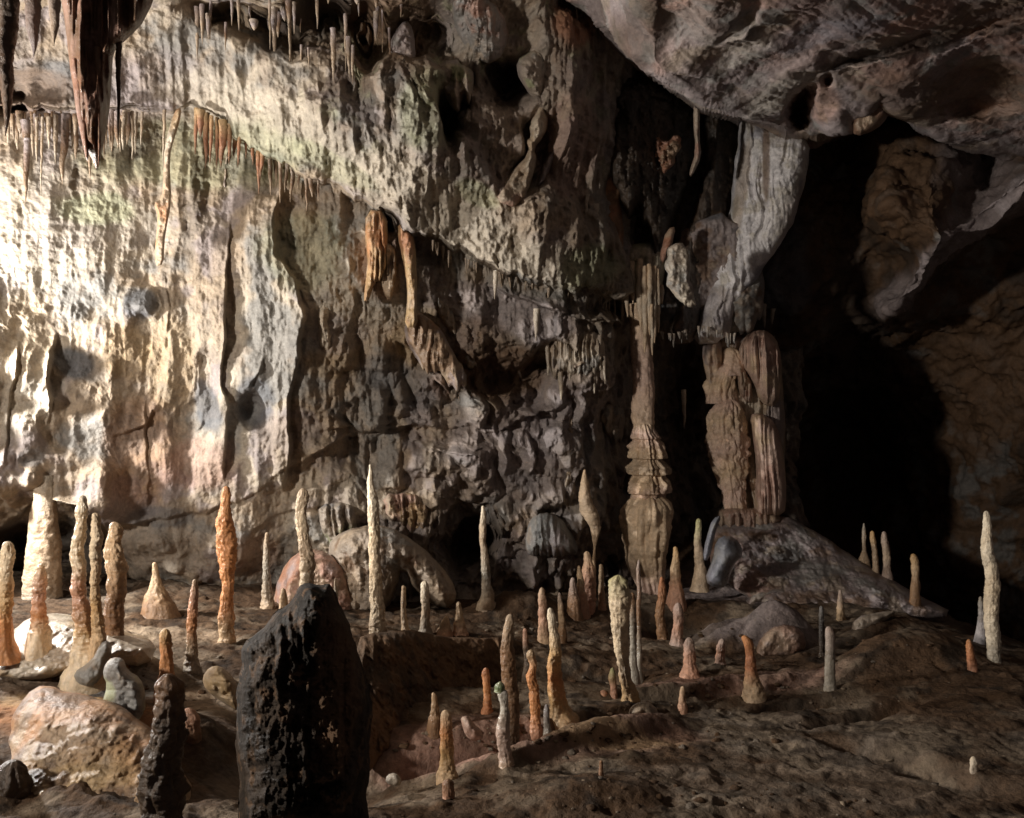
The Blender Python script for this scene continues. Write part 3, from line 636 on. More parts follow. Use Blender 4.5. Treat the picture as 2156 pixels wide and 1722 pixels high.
# pale flowing wall and folds to the right of the dark mass
slab('flowstone_curtain', [(1556, 236), (1600, 262), (1650, 262), (1705, 292), (1700, 360), (1680, 430), (1655, 500), (1600, 580), (1555, 640), (1530, 720), (1450, 730), (1480, 640), (1510, 540), (1538, 440), (1552, 330)], 9.5, .32, 50,
     ('snow', 'white', 'snow', 'blue', 'white'), mat=M_FLOW, seed=361, flute=.07, period=15, rough=.08, wob=9, tiltx=-.15, label='smooth whitish flowstone curtain sweeping down from the roof', cat='flowstone',
     zones=[(1612, 330, 9, 90, 'brown', .8), (1690, 520, 50, 140, 'mauve', .5), (1560, 400, 14, 120, 'tan', .6, 8), (1500, 650, 60, 60, 'mauve', .6)])
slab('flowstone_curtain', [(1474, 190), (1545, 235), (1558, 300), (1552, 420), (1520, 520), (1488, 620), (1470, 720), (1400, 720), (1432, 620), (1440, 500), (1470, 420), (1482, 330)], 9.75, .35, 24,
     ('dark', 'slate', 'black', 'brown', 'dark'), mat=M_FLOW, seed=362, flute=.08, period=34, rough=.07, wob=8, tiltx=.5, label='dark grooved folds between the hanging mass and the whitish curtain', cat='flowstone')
slab('hanging_lobe', [(1400, 560), (1412, 510), (1436, 505), (1448, 560), (1466, 636), (1440, 648), (1416, 620)], 8.2, .14, 14, ('cream', 'grey', 'mauve', 'sand', 'grey'), seed=363, rough=.10, sc=1.5, teeth=10, tooth=7, label='small jagged white lobe right of the column ribbons', cat='hanging rock', wob=18)
slab('hanging_lobe', [(1384, 640), (1410, 560), (1440, 470), (1545, 440), (1600, 560), (1612, 640), (1590, 690), (1545, 712), (1480, 722), (1420, 706), (1382, 690)], 9.55, .2, 44, ('grey', 'mauve', 'slate', 'brown', 'sand'), mat=M_WALL, seed=364, teeth=16, tooth=8, wob=10, tilty=.14, rough=.1, flute=.05, period=26, label='grey rounded lobe with a fringe between the two columns', cat='hanging rock')
slab('hanging_rock', [(1786, 255), (1810, 200), (1850, 185), (1880, 210), (1870, 250), (1845, 275), (1800, 290)], 8.2, .25, 18, ('pink', 'brown', 'mauve', 'tan', 'brown'), seed=365, label='brown knob under the roof edge beside a dark pocket', cat='hanging rock')

# ------------------------------------------------------------------ hanging drips
rj = random.Random(9)
def drip(x, a, b, ww, D, cols=('brown', 'tan'), label='thin drip in the fringe under the sloping ledge', group='stalactites fringing the sloping ledge', cat='stalactite', bend=0., seg=14, mat=None, flat=False):
    if ww < 15: x += rj.uniform(-3, 3); ww *= rj.uniform(.75, 1.35); b = a + (b - a) * rj.uniform(.82, 1.12); bend += rj.uniform(-2, 2); D -= rj.uniform(-.05, .16)
    m = (a + b) / 2
    return tube('stalactite', [(x, a, ww * 1.3), (x + bend * .5, m, ww), (x + bend, b - (b - a) * .22, ww * .6), (x + bend, b, 1.2)], cols, D=D, seg=seg, round_top=False, rough=.12, mat=mat, label=label, cat=cat, group=group, dstep=3)

near = root('hanging_drapery', 195, 0, 3.6, 'near dark red-brown bundle of drapery hanging top left', 'stalactite')
slab('fold', [(120, -60), (345, -60), (310, 40), (268, 84), (240, 100), (236, 170), (228, 250), (214, 320), (204, 362), (194, 338), (186, 322), (176, 300), (164, 240), (150, 170), (140, 80)], 3.7, .2, 26, ('brown', 'deep', 'brown', 'pink', 'brown'), parent=near, seed=371, flute=.10, period=22, wob=3)
slab('fold', [(146, 120), (166, 120), (180, 230), (190, 320), (184, 345), (172, 290), (156, 210)], 3.55, .09, 9, ('pink', 'brown', 'deep', 'tan', 'pink'), parent=near, seed=372, wob=3)
tube('fold', [(206, 100, 16), (206, 200, 13), (209, 290, 8), (207, 350, 2)], ('brown', 'deep'), D=3.5, seg=16, parent=near, seed=5, round_top=False)
drip(248, -40, 338, 13, 3.5, ('brown', 'dark'), 'thin dark stalactite just right of the near brown bundle', 'near stalactites at top left')
drip(14, -60, 286, 40, 3.3, ('dark', 'brown'), 'thick blackish stalactite at the top left corner', 'near stalactites at top left', seg=24)
drip(70, -60, 120, 34, 3.9, ('brown', 'mauve'), 'short stout brown stalactite near the top left corner', 'near stalactites at top left', seg=24)
drip(112, -60, 96, 26, 4.3, ('mauve', 'tan'), 'short pale stalactite left of the near brown bundle', 'near stalactites at top left', seg=20)

FR1 = [(52, 262, 330, 14, 7), (60, 300, 425, 12, -3), (92, 255, 440, 6, -4), (35, 258, 320, 8, 0), (137, 250, 388, 15, -5), (118, 250, 340, 8, 0), (160, 255, 345, 13, 0), (178, 265, 358, 12, 4), (192, 262, 366, 12, 2), (207, 258, 348, 12, -2), (236, 240, 338, 13, 3), (150, 255, 320, 8, 0),
       (250, 245, 320, 8, 0), (262, 242, 328, 9, -2), (275, 242, 332, 8, -1), (286, 244, 330, 7, -3), (298, 244, 312, 7, -5), (348, 195, 335, 7, -4), (222, 248, 318, 8, 0), (78, 255, 345, 8, 2), (20, 255, 300, 7, 0), (105, 255, 318, 7, 0)]
for x, a, b, ww, bd in FR1:
    big = ww >= 12
    drip(x, a - 8, b, ww, wdp(x, 700) - .36, ('mauve', 'brown', 'tan') if big else ('sand', 'tan', 'cream'), {52: 'crooked brown stalactite over the bright glare at far left', 60: 'brown drip ending in a small knob over the glare', 137: 'dagger-shaped brown stalactite hanging lowest over the glare', 92: 'hair-thin dark drip running down the bright wall',
        348: 'lone thread-thin drip above the tall shadowed flake', 236: 'pale tapered stalactite right of the near brown bundle'}.get(x, 'brown tapering stalactite in the left fringe over the bright wall' if big else 'thin pale drip in the left fringe over the bright wall'),
        'stalactites in the left fringe', bend=bd)
FR2 = [(414, 236, 318, 9), (424, 240, 296, 12), (436, 246, 342, 9), (448, 252, 356, 9), (458, 256, 362, 10), (469, 262, 372, 14), (481, 270, 340, 10), (493, 290, 330, 8), (505, 285, 350, 9), (517, 290, 342, 8), (530, 300, 350, 9), (541, 305, 398, 13), (553, 315, 372, 9), (566, 325, 408, 10), (578, 332, 394, 9),
       (590, 340, 420, 8), (603, 350, 400, 7), (616, 358, 430, 8), (630, 366, 404, 7), (643, 374, 440, 8), (656, 380, 415, 7), (668, 388, 428, 6)]
for x, a, b, ww in FR2:
    big = ww >= 12
    drip(x, a - 8, b, ww, wdp(x, 700) - .34, ('ochre', 'deep', 'brown') if x < 560 else ('sand', 'brown', 'tan'), {424: 'first broad orange-brown drip where the brown fringe starts', 469: 'stout brown stalactite in the middle of the brown fringe', 541: 'longest dagger-like brown stalactite of the brown fringe'}.get(x, 'brown drip in the fringe under the upper ledge' if x < 560 else 'pale drip in the fringe where the ledge slopes down'), bend=(x % 7) - 3)
rs = random.Random(3)
for k in range(34):
    x = rs.choice([30, 75, 110, 145, 175, 215, 250, 300]) + rs.gauss(0, 13); a = 246 + rs.uniform(-4, 6)
    drip(x, a - 10, a + rs.choice([14, 22, 30, 42, 60, 95]), rs.choice([4, 5, 6, 9, 13]), wdp(x, 700) - .2 - .25 * rs.random(), ('brown', 'tan', 'sand') if k % 3 else ('mauve', 'brown', 'tan'), 'small stalactite crowded into the left fringe over the bright wall', 'small stalactites crowding the left fringe', seg=10)
for k in range(26):
    x = rs.choice([440, 520, 600, 700, 790, 850]) + rs.gauss(0, 22); a = rs.uniform(-30, 60)
    drip(x, a, a + rs.choice([26, 40, 60, 90]), rs.choice([4, 6, 9, 14]), wdp(x, a + 40) - .12, ('mauve', 'brown', 'tan') if k % 2 else ('sand', 'mauve', 'tan'), 'small drip among the dark hollows under the roof', 'small drips among the dark hollows', seg=10)
LX = [700, 770, 880, 950, 1040, 1130, 1220, 1290, 1310]; LY = [415, 445, 500, 545, 580, 600, 622, 640, 655]
for k in range(46):
    x = rs.uniform(900, 1310); y = float(np.interp(x, LX, LY)); b = rs.choice([8, 12, 14, 18, 24, 30])
    drip(x, y - 14, y + b, rs.uniform(3, 6), wdp(x, 700) - .22 - .1 * rs.random(), ('sand', 'tan'), 'tiny drip on the lower lip of the sloping ledge', 'tiny drips along the lower ledge lip', seg=8)
for k in range(30):
    x = rs.choice([1400, 1425, 1450, 1500, 1530]) + rs.gauss(0, 12); y = 704 + 8 * math.sin(x / 20); b = rs.choice([4, 6, 8, 12, 20])
    drip(x, y - 10, y + b, rs.uniform(2.5, 6), 8.95 + rs.uniform(0, .2), ('sand', 'grey'), 'tiny pale drip under the grey lobe', 'tiny drips under the grey lobe', seg=8)
for x, a, b, ww, lb in [(1042, 570, 628, 12, 'lone pale spindle-shaped stalactite under the ledge'), (1131, 650, 728, 9, 'thin tan stalactite hanging above the ribbed cluster'), (1607, 640, 690, 12, 'small pale stalactite above the curtain of the far column'), (1626, 650, 690, 8, 'tiny stalactite right above the far column curtain'),
                        (1256, 430, 480, 10, 'white stalactite below the dark hanging mass'), (1237, 410, 470, 9, 'pale drip left of the rust-red fin'), (1120, 300, 330, 5, 'short drip beside the S-shaped curtain'), (1436, 820, 902, 12, 'pale stalactite between the two columns'), (1165, 400, 498, 8, 'slender brown stalactite crossing the ledge face')]:
    drip(x, a, b, ww, wdp(x, 700) - (.6 if x < 1300 else .9), ('cream', 'sand'), lb, 'single stalactites', seg=16)
for x, a, b, ww, lb in [(413, 15, 118, 10, 'brown stalactite before the left black hollow'), (425, 10, 112, 8, 'pale companion of the brown stalactite before the left hollow'), (568, -30, 92, 6, 'thread-like drip crossing the middle black hollow'), (580, -40, 150, 11, 'pale stalactite on the edge of the middle hollow'),
                        (608, -40, 172, 7, 'long thin drip right of the middle hollow'), (634, 95, 142, 6, 'short white drip inside the black hollow'), (646, 100, 146, 5, 'shorter white drip beside its twin in the hollow'), (700, 60, 190, 12, 'grey stalactite at the right black hollow'),
                        (725, 30, 176, 7, 'thin pale stalactite on the rim of the right hollow'), (734, 78, 180, 8, 'white stalactite hanging before the right hollow'), (745, 96, 176, 6, 'last thin drip right of the hollows'), (1210, -10, 60, 4, 'thread of calcite before the rust-red hollow'),
                        (500, -30, 60, 8, 'short grey stalactite above the left hollow'), (668, -30, 60, 9, 'brown stub hanging from the roof between the hollows')]:
    drip(x, a, b, ww, wdp(x, (a + b) / 2) - .12, ('mauve', 'tan', 'sand'), lb, 'stalactites before the dark hollows', seg=14)

# ------------------------------------------------------------------ thin column
c1 = root('cave_column', 1365, 1300, 8.95, 'slim tan column with collars, right of the middle, from ledge to floor', 'column')
tube('shaft', [(1346, 640, 44), (1348, 740, 42), (1350, 800, 43), (1352, 880, 46), (1356, 905, 40), (1357, 935, 30)], ('honey', 'rose', 'honey'), D=9.10, seg=56, flute=.16, nf=9, parent=c1, round_top=False, rough=.06, rings=.03, seed=51, blotch=.25)
tube('collars', [(1354, 882, 30), (1356, 912, 50), (1358, 922, 60), (1359, 926, 50), (1359, 932, 62), (1359, 940, 72), (1359, 964, 80), (1360, 966, 60), (1360, 970, 62), (1361, 984, 84), (1361, 998, 88), (1362, 1000, 66), (1362, 1004, 68), (1362, 1016, 90), (1363, 1036, 94), (1363, 1039, 72), (1363, 1050, 74)], ('honey', 'rose', 'honey', 'tan', 'honey', 'rose'), D=9.08, seg=120, flute=.20, nf=30, parent=c1, rough=.12, rings=.10, fine=.09, seed=52, blotch=.35, dstep=1.0, soft=False)
tube('skirt', [(1363, 1036, 80), (1363, 1050, 92), (1362, 1080, 96), (1362, 1120, 92), (1366, 1170, 76), (1374, 1220, 58), (1380, 1270, 46), (1386, 1320, 44), (1390, 1360, 50)], ('honey', 'honey', 'honey', 'rose', 'pink', 'brown'), D=9.05, seg=90, flute=.40, nf=9, parent=c1, rough=.10, rings=.03, seed=55, blotch=.3)
for i, (x, a, b, ww, dd) in enumerate([(1318, 560, 668, 11, 8.95), (1330, 550, 640, 13, 8.90), (1346, 545, 690, 15, 8.85), (1356, 560, 742, 12, 8.80), (1366, 556, 706, 12, 8.80), (1376, 560, 722, 12, 8.85), (1384, 566, 700, 10, 8.87), (1392, 600, 640, 10, 8.95), (1371, 640, 748, 8, 8.75)]):
    tube('ribbon', [(x, a, ww * .8), (x, a + 30, ww), (x + 1, (a + b) / 2, ww), (x + 2, b - 20, ww * .7), (x + 2, b, 2)], ('honey', 'cream', 'honey'), D=dd, seg=18, parent=c1, seed=60 + i, round_top=False, flute=.1)
slab('hanging_base', [(1312, 520), (1360, 505), (1400, 530), (1402, 590), (1385, 620), (1320, 620), (1306, 580)], 9.25, .3, 20, ('sand', 'green', 'tan', 'grey', 'cream'), parent=c1, seed=56, flute=.06)

# ------------------------------------------------------------------ vase-shaped column with its curtain
c2 = root('cave_column', 1560, 1085, 9.9, 'vase-shaped pinkish column joined to a pleated curtain, beside the black passage', 'column')
slab('core', [(1500, 705), (1560, 695), (1640, 705), (1650, 860), (1653, 1090), (1560, 1098), (1560, 1000), (1530, 900), (1505, 800)], 10.02, .22, 22, ('tan', 'pink', 'cream', 'mauve', 'sand'), parent=c2, seed=80, flute=.10, period=13, stz=.05, wob=5)
tube('vase', [(1532, 838, 40), (1530, 852, 62), (1524, 880, 80), (1526, 925, 90), (1530, 965, 86), (1536, 1000, 62), (1540, 1035, 46), (1544, 1070, 44), (1548, 1095, 56)], ('rose', 'honey', 'rose', 'honey', 'rose', 'honey'), D=9.7, seg=130, flute=.18, nf=15, parent=c2, rough=.08, rings=.10, fine=.13, seed=71, blotch=.2)
tube('upper_knob', [(1526, 762, 30), (1530, 786, 54), (1526, 812, 66), (1528, 850, 60)], ('rose', 'honey', 'rose'), D=9.78, seg=80, flute=.26, nf=14, parent=c2, rough=.2, rings=.05, seed=72, blotch=.25)
tube('upper_knob', [(1538, 730, 22), (1540, 760, 44), (1534, 792, 60)], ('honey', 'rose'), D=9.75, seg=60, flute=.25, nf=9, parent=c2, rough=.22, rings=.05, seed=73, blotch=.25)
slab('lobe', [(1478, 716), (1500, 708), (1520, 720), (1522, 760), (1510, 800), (1502, 845), (1494, 850), (1490, 800), (1480, 760)], 9.8, .12, 12, ('rose', 'honey', 'tan', 'mauve', 'pink'), parent=c2, seed=74, flute=.06, period=12)
slab('lobe', [(1548, 760), (1566, 772), (1584, 800), (1586, 846), (1574, 850), (1556, 830)], 9.75, .12, 10, ('pink', 'sand', 'tan', 'mauve', 'pink'), parent=c2, seed=75, flute=.09, period=7, teeth=8, tooth=5)
slab('curtain', [(1552, 740), (1566, 710), (1590, 692), (1620, 698), (1640, 726), (1646, 780), (1638, 860), (1600, 850), (1584, 800), (1562, 775)], 9.75, .24, 26, ('rose', 'tan', 'honey', 'pink', 'rose'), parent=c2, seed=76, flute=.18, period=12, stz=.04, wob=2, rough=.03)
slab('curtain', [(1576, 872), (1600, 868), (1636, 890), (1650, 960), (1656, 1040), (1650, 1088), (1600, 1090), (1586, 1080), (1592, 1000), (1584, 920)], 9.75, .24, 22, ('rose', 'tan', 'honey', 'pink', 'rose'), parent=c2, seed=77, flute=.18, period=12, stz=.04, wob=2, rough=.03)
slab('foot', [(1506, 1078), (1540, 1066), (1600, 1070), (1645, 1086), (1640, 1110), (1600, 1118), (1550, 1130), (1516, 1120)], 9.7, .2, 16, ('pink', 'sand', 'tan', 'mauve', 'pink'), parent=c2, seed=78, flute=.10, period=9, teeth=8, tooth=6)
slab('flowstone_mound', [(1486, 1130), (1510, 1100), (1560, 1092), (1650, 1082), (1700, 1110), (1770, 1152), (1830, 1196), (1930, 1248), (2020, 1296), (1900, 1310), (1640, 1290), (1560, 1250), (1500, 1200)], 9.1, .3, 60, ('mauve', 'pink', 'brown', 'grey', 'sand'), mat=M_FLOW, seed=79, rough=.12, tilty=-.62,
     label='broad smooth mound spreading right below the vase-shaped column', cat='flowstone')

# ------------------------------------------------------------------ boulders, mounds and the dark block
def mound(poly, D, T, R, pal, label, **k):
    return slab(k.pop('name', 'flowstone_mound'), poly, D, T, R, pal, label=label, cat=k.pop('cat', 'flowstone'), **k)
mound([(575, 1300), (578, 1240), (600, 1180), (640, 1150), (690, 1160), (735, 1200), (748, 1260), (745, 1310)], 7.7, .35, 60, ('pink', 'deep', 'tan', 'mauve', 'pink'), 'smooth reddish dome of flowstone behind the dark block', seed=501, rough=.10, wob=9)
mound([(686, 1310), (690, 1150), (725, 1115), (780, 1100), (850, 1125), (910, 1165), (950, 1215), (965, 1260), (930, 1290), (880, 1250), (845, 1190), (835, 1250), (800, 1320)], 7.95, .45, 60, ('sand', 'mauve', 'tan', 'grey', 'brown'), 'grey-brown dome of flowstone with a hollow, behind the white stalagmite', seed=502, rough=.12, flute=.03, wob=9)
slab('earth_bank', [(740, 1350), (800, 1330), (870, 1326), (960, 1342), (1060, 1340), (1130, 1350), (1170, 1400), (1120, 1430), (1060, 1470), (960, 1490), (880, 1530), (800, 1600), (760, 1640), (745, 1500)], 5.9, .16, 30, ('brown', 'dark', 'brown', 'dark', 'brown'), mat=M_FLOOR, seed=520, rough=.10, flute=.05, period=24, tiltx=.42, tilty=-.35, wob=8, label=None, kind='structure')  # bank turned from the lamp and coloured dark to shade the hollow
mound([(1105, 1172), (1104, 1120), (1118, 1085), (1145, 1074), (1180, 1085), (1212, 1130), (1216, 1172), (1170, 1178), (1135, 1172)], 8.75, .35, 34, ('grey', 'sand', 'slate', 'mauve', 'sand'), 'rounded grey boulder with a dripping lower edge at the wall foot', seed=503, rough=.05, teeth=12, tooth=6, flute=.05)
mound([(1484, 1225), (1500, 1180), (1505, 1135), (1530, 1122), (1556, 1140), (1566, 1165), (1545, 1190), (1530, 1238), (1505, 1236)], 8.35, .25, 26, ('blue', 'slate', 'grey', 'blue', 'blue'), 'wet blue-grey boulder below the vase-shaped column', seed=504, mat=M_WET, rough=.03, cat='boulder', name='boulder')
mound([(1476, 1180), (1482, 1130), (1500, 1092), (1520, 1085), (1500, 1130), (1492, 1180)], 8.55, .16, 9, ('slate', 'grey', 'blue', 'slate', 'grey'), 'dark arched rib of rock left of the wet blue boulder', seed=505, name='rock_rib', cat='boulder')
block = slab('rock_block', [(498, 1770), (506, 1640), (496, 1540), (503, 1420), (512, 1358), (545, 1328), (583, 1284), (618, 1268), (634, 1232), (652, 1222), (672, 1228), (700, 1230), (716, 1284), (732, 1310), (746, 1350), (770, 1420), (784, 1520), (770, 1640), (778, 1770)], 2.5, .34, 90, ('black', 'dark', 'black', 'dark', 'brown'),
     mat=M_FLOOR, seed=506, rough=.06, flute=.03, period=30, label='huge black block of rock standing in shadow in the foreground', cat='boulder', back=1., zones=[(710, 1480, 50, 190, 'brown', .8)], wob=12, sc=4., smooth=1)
mound([(-30, 1430), (20, 1332), (60, 1300), (130, 1292), (200, 1300), (262, 1326), (340, 1352), (310, 1400), (210, 1402), (130, 1424), (50, 1436)], 5.3, .3, 40, ('cream', 'cream', 'tan', 'ochre', 'sand'), 'glistening cream mound carrying the left group of stalagmites', seed=507, mat=M_WET, rough=.07, back=1., wob=10, tilty=-.4)
mound([(150, 1415), (190, 1392), (212, 1352), (230, 1345), (240, 1368), (222, 1400), (214, 1430), (190, 1450), (160, 1440)], 4.9, .16, 16, ('grey', 'sand', 'cream', 'grey', 'sand'), 'pale grey knuckle of rock below the cream mound', seed=508, rough=.05, cat='boulder', name='boulder')
mound([(222, 1395), (236, 1382), (260, 1384), (268, 1410), (296, 1425), (308, 1460), (306, 1560), (250, 1540), (215, 1480), (226, 1440), (216, 1420)], 4.6, .22, 24, ('grey', 'sand', 'grey', 'green', 'cream'), 'lumpy grey-green rock left of the shadowed foreground stump', seed=509, rough=.07, cat='boulder', name='boulder')
mound([(424, 1425), (440, 1402), (462, 1400), (485, 1420), (500, 1440), (505, 1500), (470, 1480), (432, 1452)], 4.6, .15, 18, ('ochre', 'tan', 'sand', 'brown', 'ochre'), 'bumpy yellowish rock against the dark block', seed=510, rough=.07, cat='boulder', name='boulder')
mound([(-60, 1760), (0, 1580), (34, 1480), (60, 1450), (120, 1450), (200, 1456), (262, 1490), (320, 1550), (390, 1620), (420, 1760)], 4.1, .3, 90, ('ochre', 'orange', 'brown', 'tan', 'brown'), 'wide smooth orange-brown mound at the lower left', seed=511, rough=.06, back=1., sc=1., wob=24, tilty=-.2)
mound([(972, 1525), (968, 1510), (985, 1506), (998, 1525), (1012, 1536), (1020, 1556), (995, 1562), (980, 1548)], 4.8, .1, 12, ('pink', 'cream', 'tan', 'mauve', 'pink'), 'pale crooked lump behind the tan stump', seed=512, cat='boulder', name='boulder')
mound([(812, 1652), (815, 1634), (835, 1628), (848, 1645), (840, 1660)], 4.3, .09, 11, ('sand', 'cream', 'grey', 'tan', 'sand'), 'pale round knob at the left end of the pitted bank', seed=513, cat='boulder', name='boulder')
mound([(1322, 1512), (1326, 1488), (1350, 1474), (1378, 1482), (1392, 1512)], 5.25, .14, 20, ('tan', 'brown', 'sand', 'brown', 'tan'), 'smooth brown dome on the pitted bank', seed=514, cat='boulder', name='boulder')
mound([(1600, 1420), (1585, 1380), (1600, 1340), (1640, 1310), (1690, 1322), (1700, 1360), (1680, 1385), (1640, 1392)], 7.1, .25, 24, ('pink', 'tan', 'sand', 'mauve', 'brown'), 'angular pinkish boulder left of the grey post', seed=515, cat='boulder', name='boulder', rough=.07)
mound([(1790, 1340), (1800, 1300), (1850, 1288), (1890, 1282), (1860, 1310), (1810, 1345)], 7.4, .15, 16, ('sand', 'brown', 'tan', 'mauve', 'sand'), 'low tan wedge of rock right of the grey post', seed=516, cat='boulder', name='boulder')
mound([(1560, 1290), (1570, 1255), (1610, 1236), (1660, 1238), (1690, 1262), (1660, 1285), (1640, 1250), (1600, 1270)], 8.7, .2, 16, ('mauve', 'brown', 'sand', 'mauve', 'grey'), 'low mauve hump behind the angular boulder', seed=517, cat='boulder', name='boulder')

